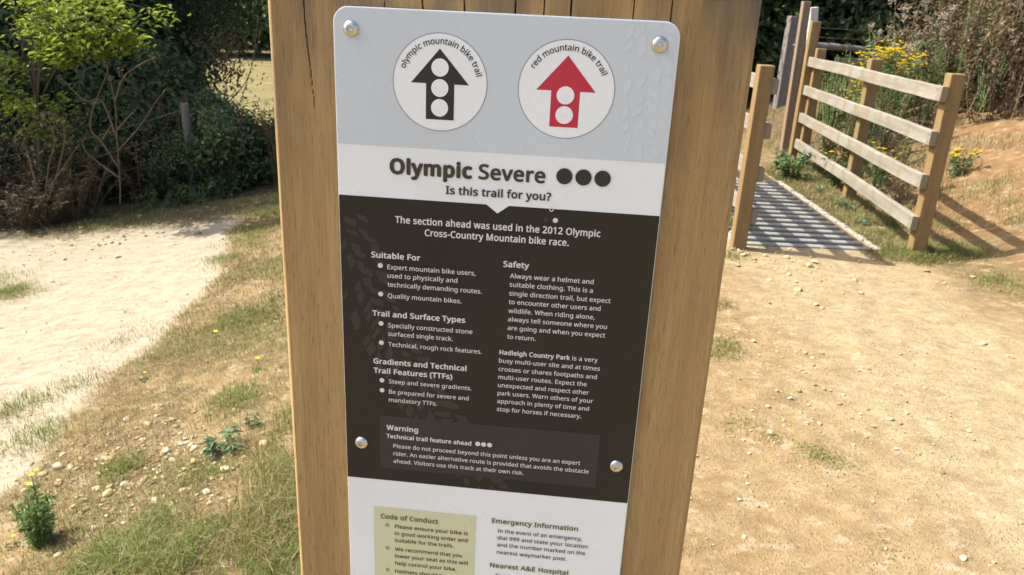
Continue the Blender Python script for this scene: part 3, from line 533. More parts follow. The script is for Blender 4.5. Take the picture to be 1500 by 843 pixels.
'N': (609, ['532 0 447 0 141 476 138 476 139 468 139 460 140 451 140 442 141 432 143 378 144 367 144 355 144 344 144 332 144 320 144 0 78 0 78 573 161 573 467 99 470 99 468 137 466 193 465 205 465 217 465 228 464 239 464 249 464 573 532 573']),
'O': (627, ['577 287 577 261 575 236 571 212 567 189 561 166 553 145 544 125 534 107 523 89 510 73 496 58 481 44 465 32 447 22 428 13 407 5 386 -1 363 -5 339 -7 314 -8 287 -7 262 -5 239 0 217 6 196 13 177 22 159 33 143 45 128 59 114 73 101 90 90 107 80 126 72 146 65 167 59 189 55 212 51 237 50 262 49 288 50 322 54 355 59 386 67 415 78 442 91 467 106 490 123 510 143 529 166 545 190 558 218 568 247 575 280 580 314 581 348 580 379 576 408 568 434 558 459 545 481 529 501 511 519 490 534 468 547 442 558 415 567 386 573 355 576 322', '125 287 126 259 128 233 132 208 138 184 145 163 154 143 165 125 177 109 191 95 207 83 225 72 245 65 266 59 289 56 314 55 339 56 362 59 383 65 402 72 420 83 435 95 449 109 462 125 472 143 481 163 488 184 494 208 498 233 500 259 501 287 499 329 494 366 485 400 472 430 456 457 436 479 412 496 384 508 351 516 314 518 289 517 266 514 245 508 225 500 207 490 191 478 177 464 165 449 154 431 145 411 138 389 132 366 128 342 126 315']),
'P': (485, ['229 573 272 571 309 566 342 557 370 544 393 528 411 509 426 487 436 463 442 435 444 404 444 390 442 376 440 363 437 350 433 336 427 324 421 312 413 300 405 289 395 278 383 268 371 259 356 251 341 244 324 238 306 232 285 228 264 225 241 224 216 223 150 223 150 0 78 0 78 573', '223 511 150 511 150 285 208 285 229 285 248 287 266 289 283 292 298 296 312 302 324 308 335 315 344 324 352 334 358 345 363 357 367 370 369 385 370 401 368 422 364 441 357 457 347 472 334 484 319 493 300 501 277 506 252 510']),
'Q': (627, ['577 287 577 260 574 233 571 208 565 184 559 160 550 138 541 118 529 98 517 81 503 64 487 49 470 36 452 25 432 15 411 6 548 -136 444 -136 334 -7 324 -8 314 -8 287 -7 262 -5 239 0 217 6 196 13 177 22 159 33 143 45 128 59 114 73 101 90 90 107 80 126 72 146 65 167 59 189 55 212 51 237 50 262 49 288 50 322 54 355 59 386 67 415 78 442 91 467 106 490 123 510 143 529 166 545 190 558 218 568 247 575 280 580 314 581 348 580 379 576 408 568 434 558 459 545 481 529 501 511 519 490 534 468 547 442 558 415 567 386 573 355 576 322', '125 287 126 259 128 233 132 208 138 184 145 163 154 143 165 125 177 109 191 95 207 83 225 72 245 65 266 59 289 56 314 55 339 56 362 59 383 65 402 72 420 83 435 95 449 109 462 125 472 143 481 163 488 184 494 208 498 233 500 259 501 287 499 329 494 366 485 400 472 430 456 457 436 479 412 496 384 508 351 516 314 518 289 517 266 514 245 508 225 500 207 490 191 478 177 464 165 449 154 431 145 411 138 389 132 366 128 342 126 315']),
'R': (499, ['236 573 263 572 289 570 312 566 334 561 353 555 371 547 386 537 400 526 412 514 422 500 430 485 436 469 441 450 443 431 444 410 444 392 442 376 438 360 433 346 427 334 420 322 412 311 404 302 395 293 385 285 374 278 363 272 352 266 341 261 330 257 487 0 403 0 264 237 150 237 150 0 78 0 78 573', '232 510 150 510 150 298 236 298 262 299 286 302 306 307 323 315 338 325 349 337 358 351 365 368 368 386 370 407 369 421 367 434 364 446 360 457 355 467 348 475 340 483 331 489 321 495 310 500 297 503 282 506 267 508 250 510']),
'S': (440, ['403 153 402 133 399 115 394 97 387 81 378 66 367 53 354 40 340 29 324 20 307 11 288 4 267 -1 245 -5 222 -7 198 -8 185 -8 173 -8 161 -7 149 -6 137 -5 125 -3 114 -2 103 0 93 2 83 4 74 7 65 10 57 13 49 16 41 19 41 88 53 83 66 78 81 74 96 69 113 65 130 61 147 58 165 56 183 55 201 55 218 55 233 56 247 59 261 62 273 66 284 71 293 76 302 83 310 90 316 98 321 106 325 116 328 125 330 136 330 147 330 158 328 168 326 177 323 186 318 194 313 202 306 209 298 216 288 223 277 230 264 236 250 243 234 250 216 257 196 265 181 270 168 276 155 282 143 288 131 294 120 300 110 307 101 314 93 322 85 330 78 338 72 347 66 356 61 365 57 375 54 386 51 397 50 409 48 421 48 435 49 452 52 469 56 485 63 499 71 513 81 525 93 536 106 546 120 555 136 563 153 569 171 574 190 578 210 580 231 581 250 580 268 579 285 577 302 575 318 572 333 568 348 564 362 559 376 554 389 549 366 487 354 492 342 496 329 501 316 505 302 508 288 512 274 514 259 516 244 517 229 517 215 517 202 516 190 513 179 511 169 507 160 502 152 497 145 491 138 485 133 478 129 470 125 462 123 453 122 444 121 434 122 423 123 412 125 403 129 394 133 386 139 378 145 371 153 364 162 357 172 351 184 345 197 339 212 332 228 325 246 318 266 311 284 303 301 295 317 287 332 279 345 270 357 260 367 250 377 239 385 228 391 215 396 202 400 187 402 171']),
'T': (446, ['259 0 187 0 187 509 8 509 8 573 437 573 437 509 259 509']),
'U': (586, ['513 202 512 179 509 156 505 135 498 115 489 95 479 77 466 60 451 45 435 32 416 20 395 10 372 2 347 -4 320 -7 290 -8 250 -6 213 1 181 13 152 29 128 50 108 75 92 103 81 133 74 167 72 204 72 573 144 573 144 201 146 175 150 150 158 129 168 110 182 93 198 79 218 68 240 61 266 56 294 55 314 55 333 58 350 61 365 67 379 73 391 81 402 91 412 101 420 113 427 126 432 139 436 154 439 169 441 185 442 202 442 573 513 573']),
'V': (481, ['481 573 277 0 204 0 0 573 75 573 204 205 208 196 211 187 214 178 217 169 220 160 231 119 233 111 235 103 237 96 239 88 241 80 242 88 244 96 246 104 248 111 250 119 252 128 254 136 257 144 259 153 262 161 277 207 405 573']),
'W': (746, ['735 573 583 0 510 0 399 375 389 410 380 443 373 471 370 488 367 471 361 443 352 409 351 402 349 395 347 388 345 380 342 373 234 0 161 0 10 573 85 573 174 223 183 186 190 151 192 144 193 138 194 131 195 124 196 118 201 87 206 119 208 126 209 133 210 140 212 147 213 154 222 191 232 227 333 573 407 573 512 225 515 217 517 210 519 202 521 195 523 187 532 151 533 144 535 137 536 130 537 123 538 117 544 87 545 95 546 103 547 111 549 120 550 129 552 138 554 147 556 156 558 165 560 175 572 224 660 573']),
'X': (470, ['467 0 385 0 233 249 79 0 3 0 193 298 15 573 95 573 236 348 377 573 453 573 276 300']),
'Y': (454, ['227 291 376 573 454 573 263 222 263 0 191 0 191 219 0 573 79 573']),
'Z': (459, ['427 0 30 0 30 55 332 508 40 508 40 573 419 573 419 518 118 64 427 64']),
'a': (450, ['231 437 261 436 287 432 311 425 331 415 347 403 361 387 371 368 379 346 383 321 385 293 385 0 334 0 320 61 317 61 309 52 302 44 294 36 286 29 279 22 271 16 262 11 253 6 244 2 234 -1 223 -3 212 -5 200 -7 186 -8 172 -8 157 -7 143 -6 129 -3 116 1 103 6 91 12 80 19 71 27 62 37 55 48 48 60 43 73 40 87 38 103 37 119 39 144 45 166 55 186 69 203 87 219 110 231 137 241 168 249 203 254 243 257 316 259 316 285 315 305 312 322 308 337 301 350 293 359 283 367 271 373 258 377 243 379 227 380 214 380 201 379 188 377 175 374 163 370 151 366 139 362 128 357 117 352 106 347 84 400 96 406 108 412 122 417 136 422 151 426 166 430 182 433 198 435 214 437', '252 208 222 206 196 202 173 197 155 190 141 182 130 172 121 161 115 148 111 134 110 119 111 105 113 93 118 82 124 73 132 66 141 60 152 55 163 52 175 50 188 49 210 50 229 54 247 60 264 68 279 79 292 92 302 108 309 127 314 148 315 172 315 210']),
'b': (493, ['139 461 139 450 139 440 138 430 138 420 138 410 137 401 137 393 136 385 135 379 135 373 139 373 147 383 156 393 166 402 177 411 189 419 203 425 218 430 234 434 252 436 272 437 303 435 331 428 357 417 380 401 401 381 418 357 432 328 441 295 447 257 449 215 448 186 446 160 441 135 435 112 427 91 417 73 406 56 394 41 380 28 365 17 348 8 331 1 312 -4 293 -7 272 -8 252 -7 234 -5 218 -1 203 4 189 10 177 18 166 26 156 35 147 45 139 55 133 55 119 0 68 0 68 609 139 609', '260 379 242 378 226 376 212 372 199 367 188 361 178 354 169 345 161 334 155 322 150 308 146 293 143 277 141 258 139 239 139 217 139 214 140 184 143 157 148 132 155 111 165 93 177 77 193 66 212 57 235 52 261 51 283 52 303 57 320 66 335 78 348 93 358 112 366 133 372 158 375 185 376 216 375 247 372 274 366 298 358 320 348 338 335 352 320 364 302 372 282 377']),
'c': (385, ['241 -8 218 -7 197 -4 177 0 157 7 139 15 122 26 107 38 93 52 80 69 69 87 60 108 53 131 48 156 45 183 44 213 45 243 48 271 54 297 61 321 71 342 82 360 95 377 109 392 125 404 142 415 161 423 181 429 201 434 223 437 245 438 258 438 271 437 284 435 296 433 309 431 320 428 331 425 341 422 350 418 358 415 337 356 329 359 320 362 311 364 302 367 292 370 282 372 272 374 262 375 253 376 244 376 227 375 212 373 197 369 184 364 172 358 162 350 152 340 144 329 137 317 131 303 126 288 122 271 119 253 118 234 117 213 118 193 119 175 122 157 126 141 131 126 137 112 144 100 152 89 161 79 172 71 183 65 196 60 209 56 224 54 240 53 254 53 267 54 279 56 291 58 302 60 312 63 323 66 333 70 342 74 351 78 351 15 342 11 333 7 324 4 314 1 304 -2 293 -4 281 -6 268 -7 255 -8']),
'd': (493, ['221 -8 190 -6 162 1 136 12 113 28 92 48 75 72 61 101 52 134 46 172 44 214 46 256 52 294 62 327 75 357 93 381 113 402 137 417 162 429 191 436 221 438 234 438 247 437 259 435 270 432 280 429 290 426 299 422 307 417 316 412 323 407 330 401 337 395 343 388 349 381 354 374 359 374 356 405 356 413 355 420 355 427 355 433 354 438 354 609 425 609 425 0 368 0 358 58 354 58 349 51 343 44 337 37 330 31 323 24 316 19 307 14 299 9 289 5 279 1 269 -2 258 -5 246 -7 234 -8', '232 51 257 52 280 56 299 64 315 74 328 88 338 104 345 124 351 146 354 172 355 200 355 213 354 244 351 271 346 296 338 318 329 336 316 352 300 364 281 372 258 378 231 379 209 377 190 372 173 363 158 350 146 334 135 315 127 293 122 269 118 242 117 213 118 183 122 156 127 133 135 111 146 93 158 78 173 66 190 57 210 52']),
'e': (453, ['234 438 256 437 276 434 295 429 313 422 329 414 344 403 358 391 370 378 381 363 390 346 398 328 404 309 408 288 411 267 411 244 411 201 117 201 119 173 124 148 131 126 141 107 154 90 170 77 187 66 207 58 230 54 254 52 270 52 285 53 300 55 314 57 327 60 340 63 352 67 366 71 379 76 392 82 392 20 379 15 366 10 353 5 340 2 327 -1 314 -4 300 -6 284 -7 268 -8 251 -8 227 -7 204 -4 183 1 162 8 143 17 125 28 109 41 94 55 81 72 70 91 61 112 53 134 48 158 45 184 44 212 45 239 48 265 53 289 59 312 68 333 78 352 90 369 103 385 118 399 134 411 152 420 171 428 191 433 212 437', '233 380 214 379 196 375 180 368 166 359 154 348 143 334 134 318 127 300 122 280 119 257 338 257 337 272 336 285 334 298 330 310 326 322 321 332 316 342 309 350 301 358 292 364 283 370 272 374 260 378 247 379']),
'f': (276, ['266 375 158 375 158 0 87 0 87 375 12 375 12 408 87 432 87 457 88 478 90 498 93 516 98 532 104 547 111 560 119 572 129 582 140 590 152 597 165 603 179 608 194 611 210 613 227 613 237 613 247 613 256 612 265 611 274 609 282 607 290 605 297 603 304 601 310 599 292 544 287 545 281 547 275 549 269 550 262 552 255 553 249 554 242 555 235 556 228 556 214 555 202 552 192 547 183 541 175 532 169 522 164 509 161 494 159 477 158 458 158 430 266 430']),
'g': (493, ['221 438 237 437 253 435 269 432 283 428 297 422 310 415 323 406 334 397 345 385 355 373 359 373 369 430 425 430 425 -7 424 -31 422 -53 418 -73 412 -92 404 -109 395 -125 384 -139 371 -152 357 -162 341 -172 323 -179 303 -185 281 -189 258 -192 233 -192 214 -192 197 -191 179 -190 163 -188 147 -186 132 -183 117 -179 104 -175 90 -170 78 -165 78 -100 90 -106 104 -112 118 -117 133 -121 149 -125 166 -128 183 -131 200 -133 218 -134 237 -134 258 -133 277 -129 294 -122 310 -113 324 -101 335 -88 344 -72 350 -54 354 -34 355 -13 355 4 356 32 358 57 354 57 345 44 335 33 324 24 312 15 299 8 285 2 270 -2 255 -5 239 -7 221 -8 189 -6 160 1 134 13 111 29 91 51 74 76 61 105 52 138 46 174 44 214 46 253 52 289 61 322 74 351 91 377 111 399 134 416 160 428 189 435', '230 379 216 378 203 375 191 372 179 366 169 359 159 351 151 341 143 330 136 317 130 303 126 288 122 271 119 253 118 234 117 213 118 183 122 156 128 131 136 110 146 92 159 77 174 65 191 56 210 51 232 50 245 50 257 51 268 53 278 55 288 58 297 62 305 66 313 72 320 78 326 85 332 92 337 101 342 110 346 120 349 131 351 142 353 155 355 168 356 182 356 197 356 214 356 237 354 257 351 276 348 293 343 309 337 322 330 335 322 345 312 354 302 362 290 368 277 372 262 376 247 378']),
'h': (495, ['139 431 139 425 139 418 138 412 138 406 138 399 135 370 140 370 145 379 152 387 158 395 166 401 174 407 183 413 191 418 201 422 210 426 221 429 231 432 241 434 252 436 263 437 273 437 294 436 312 434 330 431 346 427 360 421 374 413 386 405 396 394 405 383 413 370 419 355 424 339 428 321 430 301 431 280 431 0 361 0 361 275 360 295 357 313 352 328 346 342 338 353 327 362 315 369 300 374 283 377 265 379 246 378 229 376 214 372 201 367 189 360 179 353 170 343 162 333 156 321 150 308 146 293 143 277 141 260 139 242 139 222 139 0 68 0 68 609 139 609']),
'i': (207, ['139 430 139 0 68 0 68 430', '104 591 111 591 117 589 122 587 128 584 133 580 137 575 141 570 143 563 145 555 145 546 145 538 143 530 141 523 137 517 133 512 128 508 122 505 117 503 111 502 104 501 97 502 91 503 85 505 80 508 75 512 70 517 67 523 64 530 63 538 63 546 63 555 64 563 67 570 70 575 75 580 80 584 85 587 91 589 97 591']),
'j': (207, ['18 -192 10 -192 2 -192 -5 -191 -11 -191 -18 -190 -24 -188 -29 -187 -34 -186 -39 -184 -44 -183 -44 -126 -19 -132 -14 -132 -9 -133 -3 -134 3 -134 9 -134 19 -133 28 -132 36 -129 44 -125 51 -120 57 -113 62 -105 65 -94 67 -81 68 -67 68 430 139 430 139 -64 138 -80 137 -94 134 -108 131 -121 126 -133 120 -144 113 -154 106 -163 97 -171 87 -177 75 -183 63 -187 49 -190 34 -192', '63 546 63 555 64 563 67 570 70 575 75 580 80 584 85 587 91 589 97 591 104 591 111 591 117 589 122 587 128 584 133 580 137 575 141 570 143 563 145 555 145 546 145 538 143 530 141 523 137 517 133 512 128 508 122 505 117 503 111 502 104 501 97 502 91 503 85 505 80 508 75 512 70 517 67 523 64 530 63 538']),
'k': (428, ['138 291 138 286 138 280 137 273 137 265 137 257 135 221 138 221 152 240 172 264 189 285 326 430 409 430 235 246 421 0 336 0 187 200 138 158 138 0 68 0 68 609 138 609']),
'l': (207, ['139 0 68 0 68 609 139 609']),
'm': (750, ['540 438 567 436 592 432 614 424 633 414 649 401 662 384 672 363 679 339 683 311 685 280 685 0 615 0 615 277 614 296 612 313 607 328 601 342 594 353 584 362 573 369 560 374 545 377 528 379 504 377 483 373 465 366 450 355 438 342 429 327 421 308 416 287 412 264 411 237 411 0 342 0 342 277 341 290 340 302 338 313 335 324 332 333 328 342 323 350 317 356 310 362 303 367 295 371 286 374 276 377 265 378 253 379 237 378 222 376 208 372 196 367 185 360 176 353 168 343 160 333 154 321 150 308 146 294 143 278 140 261 139 243 139 223 139 0 68 0 68 430 125 430 136 371 140 371 145 380 151 388 158 395 165 402 173 409 181 414 189 419 198 424 207 427 217 431 226 433 236 435 246 437 256 438 266 438 285 437 303 435 320 431 335 427 349 420 362 412 373 403 383 392 391 380 398 366 402 366 411 380 422 392 433 403 446 412 461 420 476 427 491 431 507 435 523 437']),
'n': (495, ['275 438 304 436 331 432 354 424 374 414 391 401 405 384 416 363 424 339 429 311 431 280 431 0 361 0 361 275 360 295 357 313 352 328 346 342 338 353 327 362 315 369 300 374 283 377 265 379 238 377 215 372 195 364 179 353 166 338 156 321 149 301 143 278 140 252 139 223 139 0 68 0 68 430 125 430 136 371 140 371 146 380 152 388 159 395 167 402 175 409 184 414 193 419 202 424 212 427 222 431 232 433 243 435 254 437 264 438']),
'o': (485, ['442 216 441 195 440 175 437 156 433 138 428 121 422 105 415 90 407 76 398 63 388 51 377 40 365 30 352 21 339 13 324 7 309 1 293 -3 277 -6 259 -7 241 -8 225 -7 208 -6 193 -3 177 1 163 7 149 13 135 21 123 30 111 40 100 51 90 63 81 76 73 90 65 105 59 121 54 138 49 156 46 175 45 195 44 216 45 243 48 269 53 293 60 316 68 336 79 355 91 372 105 387 120 400 137 412 156 421 176 428 197 434 220 437 244 438 267 437 288 434 309 428 328 421 347 412 364 400 379 387 393 372 406 355 417 336 426 316 433 293 438 269 441 243', '117 216 118 196 119 177 122 160 126 143 130 128 136 114 143 101 152 89 161 79 172 71 183 63 197 58 211 54 226 51 243 51 260 51 275 54 289 58 303 63 314 71 325 79 334 89 343 101 350 114 356 128 360 143 364 160 367 177 368 196 369 216 368 236 367 254 364 272 360 288 355 303 349 317 342 329 334 341 324 350 314 359 302 366 289 371 275 375 259 378 242 379 217 377 195 372 176 363 160 351 147 335 136 317 128 295 122 271 118 245']),
'p': (493, ['273 438 303 436 331 429 357 418 380 402 401 383 418 358 432 329 441 296 447 258 449 216 448 187 446 161 441 136 435 114 427 93 417 74 407 57 394 41 380 28 365 17 349 8 331 1 313 -4 293 -7 272 -8 259 -8 247 -7 235 -5 224 -2 213 1 203 5 194 9 185 13 177 18 170 24 163 29 156 35 150 42 144 48 139 55 134 55 137 20 138 12 138 4 138 -3 139 -10 139 -16 139 -192 68 -192 68 430 126 430 136 371 139 371 144 379 150 386 156 392 163 399 170 405 177 411 185 416 194 421 203 425 213 429 223 432 235 435 247 436 259 437', '260 379 243 378 228 376 214 373 201 368 190 362 180 355 171 346 163 336 157 325 152 313 147 299 144 284 141 267 140 249 139 229 139 216 139 195 141 176 143 158 146 141 150 126 155 112 161 99 169 88 178 78 188 70 200 63 213 57 227 54 244 51 261 51 277 51 291 54 304 58 315 64 326 72 336 81 344 92 352 104 358 117 364 131 368 146 372 163 374 180 376 198 376 217 375 245 372 271 366 294 358 316 348 334 335 350 320 363 302 371 282 377']),
'q': (493, ['354 -9 355 25 356 32 356 39 357 46 358 52 358 58 354 58 346 47 337 37 326 28 315 19 303 11 289 4 274 -1 257 -5 239 -7 219 -8 189 -6 161 1 136 12 113 28 93 48 75 72 62 101 52 134 46 172 44 214 45 243 48 269 52 294 58 317 67 338 76 357 87 373 100 388 114 402 129 413 146 422 163 429 182 434 201 437 221 438 241 437 259 435 275 431 290 426 304 419 316 411 328 402 338 392 347 382 355 371 358 371 369 430 425 430 425 -192 354 -192', '233 51 250 51 265 53 279 56 292 61 304 67 314 74 323 82 330 92 337 103 342 116 347 130 350 145 353 162 354 180 355 199 355 213 354 244 351 272 345 297 338 319 328 337 315 352 299 364 280 373 257 378 231 379 209 377 190 372 172 363 158 350 145 334 135 315 127 293 122 269 118 242 117 213 118 183 122 157 127 133 135 112 146 93 158 78 173 66 191 57 210 52']),
'r': (331, ['269 438 295 437 300 436 305 435 310 435 315 434 319 433 310 368 287 372 283 373 278 373 273 373 268 374 264 374 254 373 244 372 235 370 226 367 217 363 208 359 199 354 191 348 184 341 176 334 170 326 164 318 158 309 153 299 149 289 145 278 142 266 140 255 139 242 139 229 139 0 68 0 68 430 126 430 134 351 137 351 143 361 149 370 156 379 163 387 170 395 178 402 186 409 195 416 204 421 214 426 224 430 235 434 246 436 257 437']),
's': (384, ['348 119 347 103 345 88 341 74 335 61 327 49 318 38 308 29 296 20 283 13 268 6 252 1 235 -3 216 -6 197 -7 176 -8 159 -8 142 -7 127 -5 113 -3 99 -1 86 2 74 6 63 10 52 14 42 19 42 83 52 78 64 73 76 69 90 64 104 60 118 56 133 53 148 51 163 49 178 49 198 50 216 52 232 55 245 60 256 66 264 74 271 82 276 91 279 101 280 112 280 119 278 125 277 130 274 136 271 141 267 146 262 151 255 157 248 162 239 167 229 172 218 178 205 183 190 189 174 196 158 202 143 209 128 215 115 221 103 228 91 234 81 242 72 249 64 258 57 266 51 276 47 286 43 298 42 310 41 324 43 345 48 364 57 380 69 395 85 408 104 419 125 427 149 433 174 437 202 438 218 438 233 437 247 435 262 433 275 430 289 427 302 423 315 419 327 414 339 409 315 353 304 357 293 361 282 365 270 369 258 372 246 375 234 377 222 379 210 380 197 380 181 380 166 378 153 375 141 371 131 366 123 360 116 353 112 346 109 337 108 328 109 321 110 315 112 309 115 303 119 298 123 293 129 288 136 283 144 279 154 274 164 269 176 264 189 258 203 252 219 246 235 240 250 234 264 228 277 221 289 215 300 208 310 201 318 193 326 185 333 176 338 166 343 156 346 144 347 132']),
't': (289, ['212 50 218 50 225 50 231 51 238 52 245 53 251 54 257 55 262 56 267 57 272 59 272 5 267 3 261 1 255 -1 248 -3 240 -4 231 -6 223 -7 215 -7 207 -8 200 -8 186 -8 174 -6 161 -4 149 -1 138 4 127 9 116 16 107 24 99 33 91 44 85 57 80 71 77 87 74 105 74 125 74 375 13 375 13 409 75 437 103 528 144 528 144 430 269 430 269 375 144 375 144 127 145 112 147 99 151 87 156 77 163 69 171 62 180 57 190 53 200 50']),
'u': (496, ['427 430 427 0 370 0 359 57 356 57 350 48 344 40 337 33 329 26 321 20 312 15 303 10 293 5 284 2 273 -1 263 -4 253 -6 242 -7 231 -8 220 -8 200 -7 181 -5 164 -2 148 3 134 8 120 16 108 24 98 35 89 46 81 59 75 74 70 90 66 108 64 127 63 148 63 430 135 430 135 153 136 134 138 116 143 101 150 87 158 76 168 67 181 60 195 55 212 52 230 51 249 51 265 53 281 57 294 62 306 69 316 76 326 86 333 96 340 108 345 121 349 136 353 152 355 169 356 187 357 206 357 430']),
'v': (408, ['163 0 0 430 75 430 167 176 180 137 183 129 186 120 189 112 191 104 193 96 195 88 197 81 199 74 200 68 201 63 204 63 206 68 208 74 209 81 211 88 214 96 216 104 219 113 222 121 224 129 227 138 241 176 332 430 407 430 244 0']),
'w': (631, ['346 243 336 276 328 308 321 335 316 357 313 357 308 335 302 307 294 275 292 269 290 262 288 256 286 249 284 242 207 1 127 1 9 431 82 431 141 201 144 192 146 183 149 173 151 164 153 154 163 109 165 101 166 93 167 86 168 79 169 73 172 73 178 97 185 128 193 160 201 188 277 431 354 431 428 188 440 149 442 141 444 133 447 125 449 117 451 109 452 101 454 94 455 87 456 80 457 74 460 74 461 80 462 86 463 93 465 100 466 108 468 116 470 125 472 134 474 143 477 153 489 201 549 431 621 431 502 1 419 1']),
'x': (424, ['170 220 22 430 102 430 213 268 322 430 402 430 253 220 410 0 330 0 213 172 94 0 14 0']),
'y': (409, ['1 430 76 430 169 185 184 144 187 136 189 128 192 120 194 112 196 105 199 97 201 90 202 82 204 75 205 68 209 68 211 77 213 86 216 97 220 108 224 121 228 134 232 147 237 160 241 173 245 186 333 430 409 430 224 -59 217 -75 211 -90 204 -104 196 -117 188 -130 180 -141 170 -151 160 -161 150 -169 138 -176 126 -182 113 -187 99 -190 84 -192 67 -192 60 -192 53 -192 46 -192 40 -191 34 -190 9 -186 9 -130 30 -133 35 -134 40 -134 45 -134 51 -135 56 -135 66 -134 75 -133 84 -131 92 -129 99 -126 106 -121 113 -117 119 -112 125 -106 130 -99 135 -92 140 -84 144 -76 148 -68 152 -59 174 -2']),
'z': (377, ['346 0 31 0 31 47 262 375 45 375 45 430 340 430 340 377 112 55 346 55']),
' ': (209, []),
}
_GM = {}
def glyph_mesh(ch):
    if ch not in _GM:
        cu = bpy.data.curves.new('t', 'CURVE'); cu.dimensions = '2D'; cu.fill_mode = 'FRONT'
        for c in GLYPH[ch][1]:
            P = np.array(c.split(), float).reshape(-1, 2) / 1000
            sp = cu.splines.new('POLY'); sp.points.add(len(P) - 1); sp.use_cyclic_u = True
            sp.points.foreach_set('co', np.c_[P, np.zeros(len(P)), np.ones(len(P))].ravel())
        o = bpy.data.objects.new('t', cu); COL.objects.link(o)
        dg = bpy.context.evaluated_depsgraph_get(); dg.update()
        me = bpy.data.meshes.new_from_object(o.evaluated_get(dg))
        V = np.zeros(len(me.vertices) * 3, np.float32); me.vertices.foreach_get('co', V)
        F = [list(p.vertices) for p in me.polygons]
        bpy.data.objects.remove(o); bpy.data.curves.remove(cu); bpy.data.meshes.remove(me)
        _GM[ch] = (V.reshape(-1, 3).astype(float), F)
    return _GM[ch]
def text_mesh(txt, bold):
    """outline letters set in a line; heavier weights thicken every stroke by bold ems"""
    Vs, Fs, n, x = [], [], 0, 0.0
    offs = [(0, 0)] if bold <= 0 else [(0, 0)] + [(math.cos(a) * bold, math.sin(a) * bold * .8) for a in np.arange(8) * math.pi / 4]
    for ch in txt:
        if GLYPH[ch][1]:
            V, F = glyph_mesh(ch)
            for k, (dx, dy) in enumerate(offs):
                W = V + [x + dx, dy, 0]; W[:, 2] = k * .000006; Vs.append(W); Fs += [[i + n for i in f] for f in F]; n += len(V)
        x += GLYPH[ch][0] / 1000 + bold * .9
    return np.concatenate(Vs), Fs
def put_text(m, txt, u0, u1, v, size, bold=0.0, y=YD, mat=0):
    V, F = text_mesh(txt, bold)
    a, b = V[:, 0].min(), V[:, 0].max()
    X = u0 + (V[:, 0] - a) / (b - a) * (u1 - u0); Z = v - V[:, 1] * size
    W = np.stack([LX(X), y - V[:, 2], LZ(Z)], -1)
    by = {}
    for f in F: by.setdefault(len(f), []).append(f)
    n0 = m.n; first = True
    for k, fs in by.items():
        if first: m.add(W, fs, mat); first = False
        else: m.F.append(np.array(fs) + n0); m.M.append(np.full(len(fs), mat))
def arc_text(m, txt, cu_, cv_, r, a0, a1, size, bold, y, mat=0):
    V, F = text_mesh(txt, bold); a, b = V[:, 0].min(), V[:, 0].max()
    th = R(a0) + (V[:, 0] - a) / (b - a) * (R(a1) - R(a0)); rr = r + V[:, 1] * size
    W = np.stack([LX(cu_ + rr * np.sin(th)), y - V[:, 2], LZ(cv_ - rr * np.cos(th))], -1)
    by = {}
    for f in F: by.setdefault(len(f), []).append(f)
    n0 = m.n; first = True
    for k, fs in by.items():
        if first: m.add(W, fs, mat); first = False
        else: m.F.append(np.array(fs) + n0); m.M.append(np.full(len(fs), mat))

BT, HB = 5.7, .032
def block(name, mat, lines, dots=(), rings=()):
    m = MB()
    for L in lines: put_text(m, *L)
    for u, v, r in dots: flat(m, disc(u, v, r, 24), YD)
    for u, v, r in rings: ringm(m, u, v, r * .6, r, YD, 0, 20)
    return m.build(name, mat, panel)
T = lambda s, u0, u1, v: (s, u0, u1, v, BT, .012)
H = lambda s, u0, u1, v, z=6.9: (s, u0, u1, v, z, HB)
block('title_lettering', M_inkb, [("Olympic", 35.7, 91, 103.4, 16.4, .050), ("Severe", 95.2, 139.3, 103.4, 16.4, .030), ("Is this trail for you?", 73.6, 143.9, 115, 8.9, .030)])
block('difficulty_dots', M_ink, [], [(151.6, 98.2, 5.3), (164, 98.2, 5.3), (176.4, 98.2, 5.3)])
block('lead_lettering', M_inkw, [("The section ahead was used in the 2012 Olympic", 39.2, 178.1, 137.3, 7.9, .026), ("Cross-Country Mountain bike race.", 59.6, 157.7, 145.1, 7.9, .026)])
block('suitability_lettering', M_inkw, [H("Suitable For", 22.2, 56.7, 163.2), T("Expert mountain bike users,", 33.5, 95.3, 171), T("used to physically and", 33.5, 82.8, 177.3), T("technically demanding routes.", 33.5, 100.1, 183.9), T("Quality mountain bikes.", 33.6, 86, 192.3)], [(28.5, 168.8, 1.8), (28.5, 189.9, 1.8)])
block('surface_lettering', M_inkw, [H("Trail and Surface Types", 22.3, 89, 206.7), T("Specially constructed stone", 33.6, 94.3, 214.8), T("surfaced single track.", 33.6, 80.4, 221.4), T("Technical, rough rock features.", 33.6, 101.5, 229.6)], [(28.5, 212.3, 1.8), (28.5, 227.3, 1.8)])
block('gradient_lettering', M_inkw, [H("Gradients and Technical", 22.4, 90.9, 244.1), H("Trail Features (TTFs)", 22.4, 80.7, 251.6), T("Steep and severe gradients.", 33.7, 94.9, 259.3), T("Be prepared for severe and", 33.7, 93, 267.7), T("mandatory TTFs.", 33.6, 69.7, 274.4)], [(28.6, 257.4, 1.8), (28.6, 265.5, 1.8)])
block('safety_lettering', M_inkw, [H("Safety", 114.1, 131.9, 163)] + [T(s, 119.1, b, v) for s, b, v in (("Always wear a helmet and", 176.3, 170.8), ("suitable clothing. This is a", 176.3, 177.1), ("single direction trail, but expect", 188.9, 183.6), ("to encounter other users and", 182.6, 189.9), ("wildlife. When riding alone,", 179.1, 196.5), ("always tell someone where you", 188.1, 202.9), ("are going and when you expect", 187.4, 209.4), ("to return.", 139.3, 216.2))])
